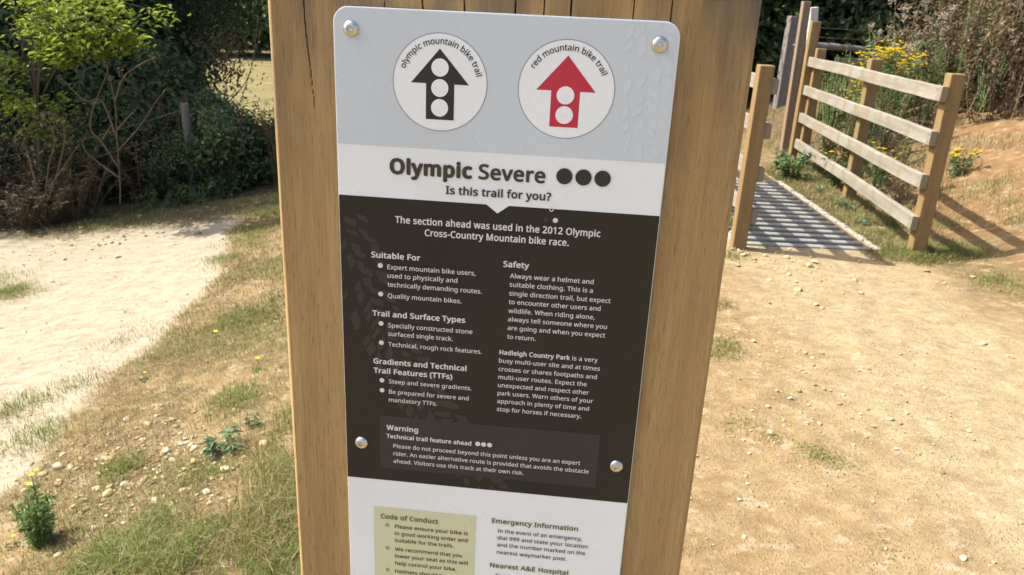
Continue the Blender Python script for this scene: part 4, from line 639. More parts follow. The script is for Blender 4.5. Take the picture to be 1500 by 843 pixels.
block('park_lettering', M_inkw, [("Hadleigh Country Park", 114.1, 164.3, 228.7, 5.75, HB), T("is a very", 165.9, 183.8, 228.7)] + [T(s, 114, b, v) for s, b, v in (("busy multi-user site and at times", 185.9, 235.2), ("crosses or shares footpaths and", 184.3, 241.8), ("multi-user routes. Expect the", 177.6, 248.2), ("unexpected and respect other", 179.6, 254.7), ("park users. Warn others of your", 183.1, 261.1), ("approach in plenty of time and", 180.7, 267.6), ("stop for horses if necessary.", 175.6, 274.2))])
block('warning_lettering', M_inkw, [H("Warning", 31.6, 55.7, 298.2), ("Technical trail feature ahead", 31.5, 96, 305.2, 5.75, HB), T("Please do not proceed beyond this point unless you are an expert", 36.7, 177.8, 313.3), T("rider. An easier alternative route is provided that avoids the obstacle", 36.7, 184.5, 319.9), T("ahead. Visitors use this track at their own risk.", 36.7, 136.2, 326.4)], [(100.8, 303.3, 1.9), (105.2, 303.4, 1.9), (109.7, 303.4, 1.9)])
block('code_heading_lettering', M_inkg, [H("Code of Conduct", 26, 71.9, 378, 7.0)], [], [(31.3, 383.9, 1.5), (31.3, 405.6, 1.5), (31.2, 427, 1.5)])
block('code_lettering', M_inkb, [T(s, 37.3, b, v) for s, b, v in (("Please ensure your bike is", 95.4, 386), ("in good working order and", 95.5, 392.6), ("suitable for the trails.", 84.5, 399.1), ("We recommend that you", 91.4, 407.6), ("lower your seat as this will", 96.1, 414.2), ("help control your bike.", 87.1, 421.3), ("Helmets should be", 78.8, 429.1))])
block('emergency_heading_lettering', M_inkg, [H("Emergency Information", 113.8, 180.4, 372, 7.0)])
block('emergency_lettering', M_inkb, [T(s, 118.7, b, v) for s, b, v in (("In the event of an emergency,", 184.1, 380.5), ("dial 999 and state your location", 189, 387), ("and the number marked on the", 187.5, 393.5), ("nearest waymarker post.", 173.6, 400.5))])
block('hospital_heading_lettering', M_inkg, [H("Nearest A&E Hospital", 113.8, 175.8, 413.9, 7.0)])
block('hospital_lettering', M_inkb, [T("Southend", 118.7, 141, 423.0)])

def badge(cu_, cv_, txt, a0, a1, arrow, holes, ink, inkname):
    m = MB(); flat(m, disc(cu_, cv_, 30.2, 96), YB, 0); ringm(m, cu_, cv_, 30.0, 30.35, YC, 1, 96)
    flat(m, arrow, YC, 2)
    for u, v in holes: flat(m, disc(u, v, 5.55, 40), YD, 0)
    arc_text(m, txt, cu_, cv_, 23.7, a0, a1, 6.5, .012, YD, 3)
    o = m.build('trail_badge', [M_badge, M_line, ink, M_ink], panel); o['label'] = inkname; return o
badge(68.7, 43.5, "olympic mountain bike trail", -71, 78, [(68.5, 22.6), (50.1, 44.1), (59.8, 44.1), (59.8, 66.6), (78, 66.6), (78, 44.1), (87.4, 44.1)], [(68.7, 34.1), (68.7, 46.7), (68.7, 59.1)], M_ink, 'round white badge with a black arrow pierced by three holes')
badge(149, 43.5, "red mountain bike trail", -60, 66, [(149.0, 22.8), (130.2, 44.3), (139.7, 44.3), (139.7, 66.7), (157.8, 66.7), (157.8, 44.3), (167.5, 44.3)], [(148.8, 46.9), (148.8, 59.1)], M_red, 'round white badge with a red arrow pierced by two holes')
# a leftover of an older sticker: the tail of a letter and a dot
m = MB(); flat(m, disc(147.6, 128.1, 1.7, 20), YD); ringm(m, 144.6, 120.9, .9, 1.5, YD, 0, 20); m.build('sticker_remnant', M_inkw, panel)
m = MB(); flat(m, [(139.5, 126.4), (142, 125.8), (143.3, 128), (142.1, 130), (140, 129.4)], YC); ringm(m, 147.6, 127.2, 2.3, 3.2, YB, 0, 20); m.build('glue_mark', M_box, panel)

def screw_mat():
    t = NT('stainless_steel'); t.set(Base_Color=(.62, .61, .58), Metallic=1.0, Roughness=.27)
    n = t.noise(t.map((1, 1, 1)), 900, 3); t.bump(n, .2, .0003); return t.m
M_screw = screw_mat()
def rust_mat():
    t = NT('rust_stain'); t.set(Roughness=.5)
    c = t.ramp(t.noise(t.map((1, 1, 1)), 500, 3), [(.35, (.44, .35, .25)), (.65, (.52, .50, .46))]); t.col(c); return t.m
def screw(u, v):
    """domed button head with a hexagon socket"""
    k = 36; prof = [(5.05, 0), (5.05, -.5), (4.8, -1.15), (4.2, -1.8), (3.3, -2.35), (2.4, -2.65)]
    m = MB(); V = []; F = []
    for r, h in prof:
        for i in range(k):
            a = i / k * 2 * np.pi; V.append((r * math.cos(a), h, r * math.sin(a)))
    def hexr(a, ap): 
        t = (a + math.pi / 6) % (math.pi / 3) - math.pi / 6; return ap / math.cos(t)
    for ap, h in ((1.75, -2.68), (1.65, -2.5), (1.6, -.9)):
        for i in range(k):
            a = i / k * 2 * np.pi; r = hexr(a, ap); V.append((r * math.cos(a), h, r * math.sin(a)))
    n = len(prof) + 3
    for q in range(n - 1):
        for i in range(k):
            F.append((q * k + i, q * k + (i + 1) % k, (q + 1) * k + (i + 1) % k, (q + 1) * k + i))
    V.append((0, -.6, 0)); c = len(V) - 1
    Vn = np.array(V) / 1000 + np.array([LX(u), -.0002, LZ(v)])
    m.add(Vn, F); n0 = 0
    m.F.append(np.array([[(n - 1) * k + i, (n - 1) * k + (i + 1) % k, c] for i in range(k)])); m.M.append(np.zeros(k, int))
    o = m.build('screw', M_screw, sign)
    o.data.polygons.foreach_set('use_smooth', [abs(p.normal.y) > .2 and p.index < 5 * k for p in o.data.polygons])
for u, v in ((11.7, 13.4), (204, 13.6), (12.2, 311.5), (204.4, 311.4)): screw(u, v)

# ------------------------------------------------------------------ foliage helpers
def unit(n): 
    v = rng.normal(size=(n, 3)); return v / np.linalg.norm(v, axis=1)[:, None]
def leaves(m, C, size, asp=.5, mat=0, nrm=None, droop=0.0, axis=None, fold=.18):
    n = len(C); size = np.broadcast_to(size, n) * rng.uniform(.65, 1.25, n)
    N = unit(n) if nrm is None else nrm + unit(n) * .6
    N /= np.linalg.norm(N, axis=1)[:, None]
    A = (unit(n) if axis is None else axis + unit(n) * .35); A[:, 2] -= droop
    A = A - (A * N).sum(1)[:, None] * N; A /= np.linalg.norm(A, axis=1)[:, None] + 1e-9
    B = np.cross(N, A); L = size[:, None]; W = L * asp
    V = np.stack([C - A * L * .5, C + B * W * .5 + N * L * fold - A * L * .05, C + A * L * .5, C - B * W * .5 + N * L * fold - A * L * .05], 1)
    i = np.arange(n)[:, None] * 4
    m.add(V.reshape(-1, 3), np.concatenate([i + np.array([0, 1, 2]), i + np.array([0, 2, 3])]), mat)
def curve_pts(a, b, bend, n=7):
    a = np.array(a, float); b = np.array(b, float); t = np.linspace(0, 1, n)[:, None]
    off = np.array(bend, float) * (np.sin(np.pi * t)); return a + (b - a) * t + off
def crown_pts(n, nclump, rad, cen, clr=.3, shell=.55):
    """leaf positions in clumps scattered through a lumpy crown"""
    d = unit(nclump); d[:, 2] *= .9; rr = rng.uniform(shell, 1.0, nclump) ** .7
    cc = d * rr[:, None] * np.array(rad) * rng.uniform(.75, 1.1, (nclump, 1)) + np.array(cen)
    k = rng.integers(0, nclump, n); sc = rng.uniform(.6, 1.3, nclump) * clr * np.mean(rad)
    P = cc[k] + rng.normal(size=(n, 3)) * sc[k][:, None] * np.array([.55, .55, .42])
    nr = (P - np.array(cen)) / np.array(rad); nr[:, 2] += .4; nr /= np.linalg.norm(nr, axis=1)[:, None] + 1e-6
    return P, nr, cc
def tree_proto(name, label, cat, group, h, rad, cen, nleaf, lsize, mat, trunk_r=.12, nclump=46, asp=.55, multi=1, clr=.3):
    root = empty(name, (0, 0, 0), 0, label, cat, group)
    P, nr, cc = crown_pts(nleaf, nclump, rad, cen, clr)
    P[:, 2] = np.maximum(P[:, 2], .02)
    m = MB(); leaves(m, P, lsize, asp, 0, nr, .15); m.build('crown', mat, root)
    m = MB()
    for q in range(multi):
        a = rng.uniform(0, 6.28); bx = (np.array([math.cos(a), math.sin(a), 0]) * rng.uniform(0, .25) * (multi > 1))
        top = np.array(cen) + np.array([rng.normal(0, .2) * rad[0], rng.normal(0, .2) * rad[1], rad[2] * .35])
        tp = curve_pts(bx + [0, 0, -.15], top, [rng.normal(0, .12), rng.normal(0, .12), 0], 10)
        m.tube(tp, np.linspace(trunk_r, trunk_r * .3, 10), 8)
        for c in cc[rng.permutation(len(cc))[:16 // multi + 4]]:
            s = tp[rng.integers(3, 9)]
            m.tube(curve_pts(s, c, [0, 0, rng.uniform(-.1, .25)], 6), np.linspace(trunk_r * .32, trunk_r * .06, 6), 5)
    m.build('trunk', M_bark, root, True)
    return root
def place(proto, pts, zoff=0.0, rots=True, used=[]):
    """pts: x, y, scale, zscale, label"""
    out = []
    for p in pts:
        x, y, s, zs = p[:4]
        o = proto if proto not in used else copy_tree(proto)
        if proto not in used: used.append(proto)
        o.location = (x, y, float(terr(x, y, False)) - .03 + zoff); o.scale = (s, s, zs); o.rotation_euler.z = rng.uniform(0, 6.28) if rots else 0
        if len(p) > 4: o['label'] = p[4]
        out.append(o)
    return out
# ------------------------------------------------------------------ fences, grid and gate posts by the track
def prism_post(m, x, y, z0, z1, w, M=None, mat=0, bev=.005): m.box((x - w / 2, y - w / 2, z0), (x + w / 2, y + w / 2, z1), mat, bev)
RZ = (1.095, .805, .515, .235)
def rail_fence(name_label, P0, P1, side, group, ys):
    """three sawn posts and four rails nailed to their track side"""
    P0 = np.array(P0); P1 = np.array(P1); L = np.linalg.norm(P1 - P0); ang = math.atan2(P1[1] - P0[1], P1[0] - P0[0]) - math.pi / 2
    f = empty('rail_fence', (P0[0], P0[1], 0), ang, name_label, 'fence', group)
    for q, y in enumerate(ys):
        m = MB(); prism_post(m, 0, 0, -.3, 1.222, .094); o = m.build('post', M_newwood, f); o.location = (rng.normal(0, .004), y, rng.normal(0, .006) if q else 0)
        o.rotation_euler = (rng.normal(0, .006), rng.normal(0, .006), rng.normal(0, .03))
    for z in RZ:
        m = MB(); h = .048; a = -.045 + rng.normal(0, .008); b = ys[-1] + .10 + rng.normal(0, .015)
        n = 16; yy = np.linspace(a, b, n); off = (vnoise(yy, yy * 0, .9, z * 7) - .5) * .012 + (vnoise(yy, yy * 0, .25, z * 9) - .5) * .005; tw = (vnoise(yy, yy * 0, 1.5, z * 5) - .5) * .10
        ring = [(-.021, -h), (-.021 + .004, -h - .0), (.021, -h), (.021, h), (.017, h + .004), (-.017, h + .004), (-.021, h)]
        ring = [(-.021, -h + .004), (-.017, -h), (.017, -h), (.021, -h + .004), (.021, h - .004), (.017, h), (-.017, h), (-.021, h - .004)]
        V = [(u + v * q, y, v + o - u * q) for y, o, q in zip(yy, off, tw) for u, v in ring]; k = 8
        F = [(i * k + j, i * k + (j + 1) % k, (i + 1) * k + (j + 1) % k, (i + 1) * k + j) for i in range(n - 1) for j in range(k)]
        m.add(V, F); m.F.append(np.array([list(range(k))[::-1]])); m.M.append(np.zeros(1, int)); m.F.append(np.array([list(range((n - 1) * k, n * k))])); m.M.append(np.zeros(1, int))
        for q in ys:
            for dz in (-.022, .024):
                c = (side * -.0, q + rng.normal(0, .008), dz); xs_ = -side * 0 + side * .0212; m.tube(np.array([[side * .018, c[1], dz], [side * .0228, c[1], dz]]), .0055, 7, 1)
        o = m.build('rail', [M_rail, M_wire], f); o.location = (side * (.047 + .0225), 0, z)
    return f
rail_fence('weathered four rail fence on the right of the metal grid, nearest the bare bank', (2.80, 5.24), (3.10, 8.52), -1, 'rail fences beside the cattle grid', (0, 1.58, 3.29))
lf = rail_fence('four rail fence half hidden behind the oak sign post, left of the metal grid', (1.555, 5.21), (1.555, 8.5), 1, 'rail fences beside the cattle grid', (0, 1.65, 3.29))
M_paper = plain('white_paper', (.75, .74, .72), .7)
for dx, z, w, h in ((.012, .98, .008, .012), (.0, .90, .007, .014), (-.012, .74, .012, .022), (.004, .52, .010, .02), (-.004, .46, .022, .030), (.01, .445, .012, .012)):
    m = MB(); m.add([(dx - w / 2, -.049, z - h / 2), (dx + w / 2, -.0505, z - h * .4), (dx + w * .4, -.051, z + h / 2), (dx - w * .6, -.049, z + h * .35)], [[0, 1, 2, 3]])
    m.build('paper_scrap', M_paper, lf)

cg = empty('cattle_grid', ((GX0 + GX1) / 2, (GY0 + GY1) / 2, 0), 0, 'slate grey galvanised metal bar grid set across the track between rail fences', 'cattle grid')
hw, hl = (GX1 - GX0) / 2, (GY1 - GY0) / 2
for k in range(16):
    y = -hl + .03 + k * (2 * hl - .06) / 15
    m = MB(); m.box((-hw + .012, y - .031, -.055), (hw - .012, y + .031, -.004), 0, .010); m.build('bar', M_steel, cg)
m = MB(); m.box((-hw - .02, -hl - .05, -.12), (hw + .02, -hl - .012, .006), 0, .004); m.build('front_edge', M_steel, cg)
m = MB(); m.box((-hw - .02, hl + .012, -.12), (hw + .02, hl + .05, .004), 0, .004); m.build('back_edge', M_steel, cg)
for sx in (-1, 1):
    m = MB(); n = 40; yy = np.linspace(-hl - .04, hl + .04, n)
    for a, b in zip(yy[:-1], yy[1:]):
        e = rng.normal(0, .003, 2); c = sx * (hw + .035)
        m.box((c - .022 + e[0], a + .0005, -.12), (c + .022 + e[1], b - .0005, .010 + rng.normal(0, .003)), 0, .004)
    m.build('concrete_edging', M_conc, cg)
for x in (-.3, .3):
    m = MB(); m.box((x - .03, -hl + .0, -.30), (x + .03, hl - .0, -.058), 0, .003); m.build('bearer', M_steel, cg)

def lone_post(name, label, x, y, z1, wx, wy, mat, lean=(0, 0), rz=0, cat='post', slant=0):
    m = MB(); z0 = float(terr(x, y, False))
    m.box((-wx / 2, -wy / 2, -.3), (wx / 2, wy / 2, z1 - z0), 0, .006)
    o = m.build(name, mat); o.location = (x, y, z0); o.rotation_euler = (lean[0], lean[1], rz); tag(o, label, cat); return o
p = atY(1166, 240, 8.62); lone_post('gate_post', 'tall sawn post standing at the far end of the right rail fence', 3.045, 8.66, 1.50, .095, .10, M_newwood, (0, 0), -.05)
lone_post('gate_post', 'tallest dark brown post behind the far end of the right rail fence', 3.10, 9.15, 1.70, .085, .09, M_darkwood, (0, -.012), 0)
lone_post('leaning_post', 'bleached pale post leaning behind the tall brown gate posts', 3.52, 9.7, 1.66, .10, .06, M_palewood, (0, -.11), .2)
wf = empty('wire_fence', (4.15, 12.9, 0), 0, 'old grey post fence with round pole and strained wires in shade behind the gate posts', 'fence')
m = MB(); m.box((-.08, -.07, -.4), (.08, .07, 1.56), 0, .012); o = m.build('post', M_greywood, wf); o.location = (.02, 0, 0); o.rotation_euler = (0, .01, .2)
m = MB(); m.tube(curve_pts((.05, -.12, 1.13), (1.35, .05, 1.10), (0, 0, .02), 9), [.012, .05, .055, .055, .055, .05, .05, .05, .045], 10); m.build('pole', M_greywood, wf, True)
m = MB(); m.box((.75, -.10, .83), (1.75, -.06, .98), 0, .006); m.build('board', M_darkwood, wf)
m = MB(); m.box((1.95, -.06, -.4), (2.1, .08, 1.4), 0, .01); m.build('post', M_greywood, wf)
m = MB()
for z in (1.42, 1.28): m.tube(curve_pts((.02, -.08, z), (2.0, -.05, z), (0, 0, -.02), 8), .004, 5)
m.build('wire', M_wire, wf)

# left: wire fence in front of the dark hedge
fpx = [(-60, 232, 7.9), (270, 152, 8.9), (470, 118, 9.9)]
tops = [atY(*q) for q in fpx]
wl = empty('wire_fence', (tops[1][0], tops[1][1], float(terr(tops[1][0], tops[1][1], False))), 0, 'thin grey stake and sagging wires of the stock fence before the dark hedge', 'fence')
b0 = np.array(wl.location)
for tp in tops:
    z0 = float(terr(tp[0], tp[1], False)); m = MB(); m.tube(np.array([[tp[0], tp[1], z0 - .3], [tp[0] + .01, tp[1], (z0 + tp[2]) / 2], [tp[0], tp[1], tp[2]]]) - b0, [.05, .048, .046], 9); m.build('post', M_greywood, wl)
for dz in (-.06, -.28, -.52, -.78):
    m = MB()
    for a, b in zip(tops[:-1], tops[1:]): m.tube(curve_pts(a + [0, -.05, dz], b + [0, -.05, dz], (0, 0, -.06), 9) - b0, .0024, 5)
    m.build('wire', M_wire, wl)

# ------------------------------------------------------------------ trees and shrubs
TG = 'dark trees of the hedge on the left'
dk = tree_proto('hedge_tree', 'dark dense hedge tree with ivy-green crown behind the stock fence', 'tree', TG, 7, (2.0, 1.9, 3.1), (0, 0, 3.6), 42000, .085, M_leafdark, .14, 80, multi=2, clr=.30)
dk2 = tree_proto('hedge_tree', 'dark hawthorn-like hedge tree with bare trunk in the left hedge', 'tree', TG, 7, (2.1, 1.8, 2.2), (0, 0, 4.6), 30000, .075, M_leafdark, .11, 60, multi=3, clr=.28)
hedge = [(-13.5, 12.5), (-11.3, 11.6), (-9.4, 12.6), (-8.0, 11.2), (-6.7, 12.6), (-15, 15), (-12, 15.5), (-9, 15.5), (-7.2, 15.5), (-10.2, 10.8), (-17, 12), (-7.0, 14.2), (-10.6, 17), (-8.3, 18), (-13.5, 18)]
place(dk, [(x, y, rng.uniform(.95, 1.15), rng.uniform(.95, 1.2)) for x, y in hedge])
place(dk2, [(x, y, .95, 1.05) for x, y in ((-6.5, 10.9), (-7.4, 9.9), (-9.0, 10.0), (-8.2, 13.6))])
RG = 'dark trees behind the gate and dry weeds'
dr = tree_proto('woodland_tree', 'dark green woodland tree standing in the shade behind the track', 'tree', RG, 7, (2.3, 2.2, 3.3), (0, 0, 3.7), 34000, .10, M_leafdark, .16, 70, multi=2, clr=.30)
place(dr, [(x, y, rng.uniform(.95, 1.2), rng.uniform(.95, 1.25)) for x, y in ((-1.5, 18.5), (1.0, 17.5), (3.2, 18), (5.4, 17), (5.0, 14.8), (7.2, 15.2), (9.3, 14.6), (11.4, 13.6), (8.2, 18), (11, 17.5), (13.5, 15), (13.2, 11.5), (3.3, 15.6))])
# shrubs
sh = tree_proto('hedge_shrub', 'glossy leafy shrub scrambling over the stock fence', 'shrub', 'shrubs along the left stock fence', 1.6, (.85, .7, .85), (0, 0, .85), 4600, .085, M_leafmid, .018, 22, multi=6, clr=.40)
for q in [(335, 205, 9.3, .75, .62), (380, 235, 9.7, .7, .50), (298, 225, 9.6, .7, .75), (490, 190, 10.5, .9, .6), (600, 190, 11, 1.4, 1.3), (265, 225, 9.9, .8, .9)]:
    c = atY(q[0], q[1], q[2]); place(sh, [(c[0], c[1], q[3], q[4])])
brm = tree_proto('bramble', 'dark tangled bramble at the shaded foot of the hedge', 'shrub', 'brambles at the hedge foot', 1.0, (.75, .55, .45), (0, 0, .45), 4200, .06, M_leafdark, .015, 26, multi=4, clr=.36)
for x, y, s in ((-6.6, 8.6, 1.0), (-5.9, 8.9, 1.1), (-5.2, 8.8, .9), (-4.7, 9.2, 1.0), (-4.1, 9.5, .8), (-7.3, 8.7, 1.2), (-6.2, 9.4, 1.5), (-5.0, 9.9, 1.6), (-7.4, 9.4, 1.6), (-8.2, 8.9, 1.3), (-5.6, 11.0, 2.0), (-6.6, 10.6, 2.4), (-7.8, 10.4, 2.4), (-9.2, 10.2, 2.4), (-10.6, 10.4, 2.6), (-9.4, 9.2, 1.8), (-6.2, 12.2, 2.4)): place(brm, [(x, y, s, s * rng.uniform(.9, 1.3))])

for x, y, sc in ((3.6, 15.2, 2.2), (4.7, 15.2, 2.4), (6.4, 14.6, 2.2), (2.4, 15.2, 2.6), (7.0, 13.8, 2.4), (7.8, 13.0, 2.4), (9.0, 12.8, 2.4), (1.2, 15.5, 2.6), (5.2, 15.6, 3.0), (4.2, 15.8, 3.0)):
    place(brm, [(x, y, sc, sc, 'dark leafy undergrowth in the shade behind the gate posts')])
# bright sunlit sapling at the upper left
sap = empty('sapling', (0, 0, 0), 0, 'sunlit yellow-green leafy branch tree hanging before the dark hedge', 'tree')
sb = np.array([*atY(60, 300, 8.3)[:2], 0]); sb[2] = float(terr(sb[0], sb[1], False)); sap.location = sb
cl = []
for px, py, Y, n, s in ((70, 15, 7.4, 150, .16), (110, 30, 7.3, 170, .17), (150, 45, 7.2, 150, .15), (100, 70, 7.2, 110, .11), (75, 62, 7.3, 90, .10), (190, 52, 7.2, 90, .10), (85, 88, 7.2, 60, .06), (140, 72, 7.2, 60, .08), (40, -10, 7.6, 150, .2), (120, -15, 7.5, 220, .22), (0, -30, 7.9, 170, .25), (58, 78, 7.3, 40, .06), (170, 12, 7.4, 90, .12), (40, 40, 7.6, 60, .11), (130, 8, 7.2, 120, .14), (60, 45, 7.3, 70, .10), (98, 92, 7.2, 40, .05), (178, 68, 7.2, 40, .06), (205, 62, 7.2, 30, .05), (10, 85, 7.9, 120, .16), (30, 150, 8.0, 120, .18), (0, 130, 8.1, 120, .2), (85, 150, 8.1, 90, .16), (60, 190, 8.1, 90, .16), (150, 82, 7.2, 26, .04), (235, 20, 8.0, 50, .12)):
    cl.append((atY(px, py, Y), n, s))
m = MB()
for c, n, s in cl:
    d = rng.normal(size=(n, 3)) * s * np.array([.85, .6, .5]); d[:, 2] -= .35 * np.abs(d[:, 0])
    leaves(m, c + d - sb, .075, .40, 0, np.tile([0, -.2, 1.0], (n, 1)), .5)
m.build('crown', M_leafbright, sap)
m = MB(); top = cl[1][0] - sb + [-.6, .5, .5]
tp = curve_pts((0, 0, -.1), top, (.0, 0, .1), 10); m.tube(tp, np.linspace(.028, .012, 10), 7)
for c, n, s in cl: m.tube(curve_pts(tp[rng.integers(4, 9)], c - sb, (0, 0, .15), 7), np.linspace(.010, .002, 7), 5)
m.build('trunk', M_bark, sap, True)

def smooth(P, k=5):
    Q = np.vstack([2 * P[0] - P[1], P, 2 * P[-1] - P[-2]]); o = []
    for i in range(1, len(Q) - 2):
        for t in np.arange(k) / k:
            a, b, c, d = Q[i - 1:i + 3]; o.append(.5 * (2 * b + (c - a) * t + (2 * a - 5 * b + 4 * c - d) * t * t + (3 * b - a - 3 * c + d) * t ** 3))
    o.append(P[-1]); return np.array(o)
# dead umbellifer stalks before the hedge
def stalk_plant(name, label, cat, lines, Y, r0=.012, heads=()):
    b = None; m = MB()
    for L in lines:
        P = np.array([atY(px, py, Y + dy) for px, py, dy in L])
        P = smooth(P)
        if b is None: b = P[0].copy(); b[2] = min(b[2], float(terr(b[0], b[1], False)))
        m.tube(P - b, np.linspace(r0, r0 * .35, len(P)), 5); 
    o = empty(name, b, 0, label, cat); m.build('stalk', M_stalk, o, True)
    for px, py, dy, n, s in heads:
        m = MB(); c = atY(px, py, Y + dy) - b; leaves(m, c + rng.normal(size=(n, 3)) * s, .035, .3, 0); m.build('seed_head', M_leafdry, o)['kind'] = 'stuff'
    return o
stalk_plant('dead_stalk', 'bleached dead stalk branching high in front of the dark hedge', 'dead plant',
    [[(176, 300, 0), (176, 270, 0), (172, 210, 0), (168, 150, .05), (158, 105, .1), (154, 88, .1)], [(172, 205, 0), (150, 150, 0), (125, 148, -.1), (95, 120, -.1), (88, 116, -.1)],
     [(168, 150, 0), (180, 115, 0), (205, 95, .1), (228, 84, .1)], [(174, 220, 0), (205, 185, .1), (228, 150, .2), (246, 128, .2)], [(176, 250, 0), (150, 210, -.1), (133, 190, -.1), (136, 160, -.1), (152, 120, -.1), (158, 100, 0)], [(176, 262, 0), (140, 235, .1), (122, 215, .1), (128, 190, .1)], [(172, 190, 0), (190, 170, 0), (200, 160, 0)], [(150, 205, -.1), (165, 180, -.1)]],
    7.9, .0085, [(228, 84, .1, 40, .04), (90, 117, -.1, 20, .03), (154, 90, .1, 20, .03), (180, 110, 0, 60, .09), (246, 128, .2, 16, .03)])
stalk_plant('dead_stalk', 'brown withered stalk clump with drooping heads at the hedge foot, left of the branching one', 'dead plant',
    [[(66, 320, 0), (66, 290, 0), (72, 240, 0), (80, 210, 0), (75, 185, 0), (60, 165, 0)], [(68, 300, 0), (85, 250, .1), (95, 200, .1), (88, 175, .1), (70, 166, .1), (55, 170, .1)], [(66, 310, 0), (50, 260, 0), (38, 220, .1), (20, 200, .1)], [(70, 280, 0), (110, 220, .2), (128, 200, .2)]],
    7.7, .0075, [(80, 180, 0, 90, .07), (95, 190, .1, 60, .07), (50, 195, 0, 120, .14), (25, 200, .1, 80, .12), (105, 205, .1, 80, .09), (60, 225, 0, 90, .15)])
stalk_plant('dead_stalk', 'brown dead hemlock-like head above the fence shrubs, beside the yellow field', 'dead plant',
    [[(335, 190, 0), (332, 130, 0), (328, 80, 0), (322, 60, 0)], [(332, 120, 0), (345, 90, 0), (352, 62, 0)], [(331, 110, 0), (310, 80, 0), (298, 66, 0)], [(330, 90, 0), (338, 65, 0)], [(335, 150, .1), (360, 120, .1), (372, 80, .1), (378, 20, .1)], [(352, 150, .1), (365, 110, .1), (384, 40, .1)]],
    9.3, .007, [(322, 60, 0, 120, .09), (352, 62, 0, 90, .08), (300, 70, 0, 120, .10), (338, 75, 0, 150, .12), (330, 100, 0, 90, .1)])

# weeds at the shaded edge: a proto with copies
def herb(name, label, cat, group, n, h, spread, lsize, mat, stems=5, asp=.35, stalk=M_stalkg, thick=.012):
    root = empty(name, (0, 0, 0), 0, label, cat, group); ms = MB(); ml = MB()
    for q in range(stems):
        a = rng.uniform(0, 6.28); tip = np.array([math.cos(a) * spread * rng.uniform(.3, 1), math.sin(a) * spread * rng.uniform(.3, 1), h * rng.uniform(.7, 1.05)])
        P = curve_pts((math.cos(a) * .02, math.sin(a) * .02, -.02), tip, (0, 0, h * .08), 8); ms.tube(P, np.linspace(h * thick + .001, .0012, 8), 5)
        k = n // stems; t = rng.uniform(.05, 1, k); c = np.stack([np.interp(t, np.linspace(0, 1, 8), P[:, j]) for j in range(3)], -1)
        d = unit(k); d[:, 2] *= .35; c = c + d * lsize * .55
        leaves(ml, c, lsize, asp, 0, np.tile([0, 0, 1.], (k, 1)) + d * .3, .25, d, .1)
    ms.build('stem', stalk, root, True); ml.build('foliage', mat, root); return root
wd = herb('edge_weed', 'low green weed on the pale soil at the edge of the hedge shade', 'weed', 'green weeds along the hedge edge', 90, .28, .2, .07, M_leafherb)
for px, py, s in ((235, 305, .9), (275, 296, 1.2), (290, 300, 1.0), (330, 290, 1.1), (345, 283, 1.0), (385, 270, 1.4), (150, 322, .6), (210, 310, .8), (360, 275, 1.2), (255, 302, .7), (400, 258, 1.3)):
    c = hit(px, py); place(wd, [(c[0], c[1], s, s)])
dn = herb('dry_edge_weed', 'brown withered weed standing in the shade of the hedge', 'weed', 'withered weeds in the hedge shade', 420, .75, .42, .055, M_leafdry, 11, .3, M_stalk, .0045)
for x, y, s in ((-5.7, 8.0, 1.0), (-5.2, 8.3, .8), (-4.8, 8.6, .9), (-4.2, 8.9, .8), (-6.3, 8.0, 1.1), (-5.9, 8.4, 1.3), (-4.5, 9.0, 1.1), (-3.9, 9.3, .8), (-6.9, 8.2, 1.2), (-5.4, 8.7, 1.4), (-3.5, 9.6, .8)): place(dn, [(x, y, s, s)])
for k in range(44):
    d = rng.uniform(-.86, -.40); y = rng.uniform(8.0, 9.1) + (d + .86) * 1.6; place(dn, [(d * y, y, rng.uniform(.8, 1.3), rng.uniform(.6, 1.6))])
for k in range(14):
    d = rng.uniform(-.90, -.60); y = rng.uniform(7.0, 7.8) + (d + .9) * 2; place(dn, [(d * y, y, 1.1, rng.uniform(.5, 1.0))]); place(dn, [(d * y + .2, y + .2, 1.0, rng.uniform(.6, 1.2))])
for k in range(16):
    d = rng.uniform(-.84, -.36); y = rng.uniform(8.2, 9.4) + (d + .86) * 1.6; place(brm, [(d * y, y, rng.uniform(.4, .7), rng.uniform(.5, .9))])

for k in range(9):
    d = rng.uniform(-.42, -.30); y = rng.uniform(8.9, 9.5); place(dn, [(d * y, y, rng.uniform(.5, .8), rng.uniform(.7, 1.4))])
# far field trees
ft = tree_proto('field_tree', 'far green tree at the edge of the yellow field', 'tree', 'far trees beyond the yellow field', 7, (4.2, 4.0, 3.2), (0, 0, 3.6), 6000, .55, M_leafmid, .3, 46)
place(ft, [(-.36 * y + dx, y, s, s) for y, dx, s in ((88, -8, 1.3), (92, -2, 1.2), (90, 3, 1.4), (96, 8, 1.4), (104, -4, 1.6), (108, 4, 1.7), (100, 13, 1.5), (115, -12, 1.9), (118, 9, 2.0))])

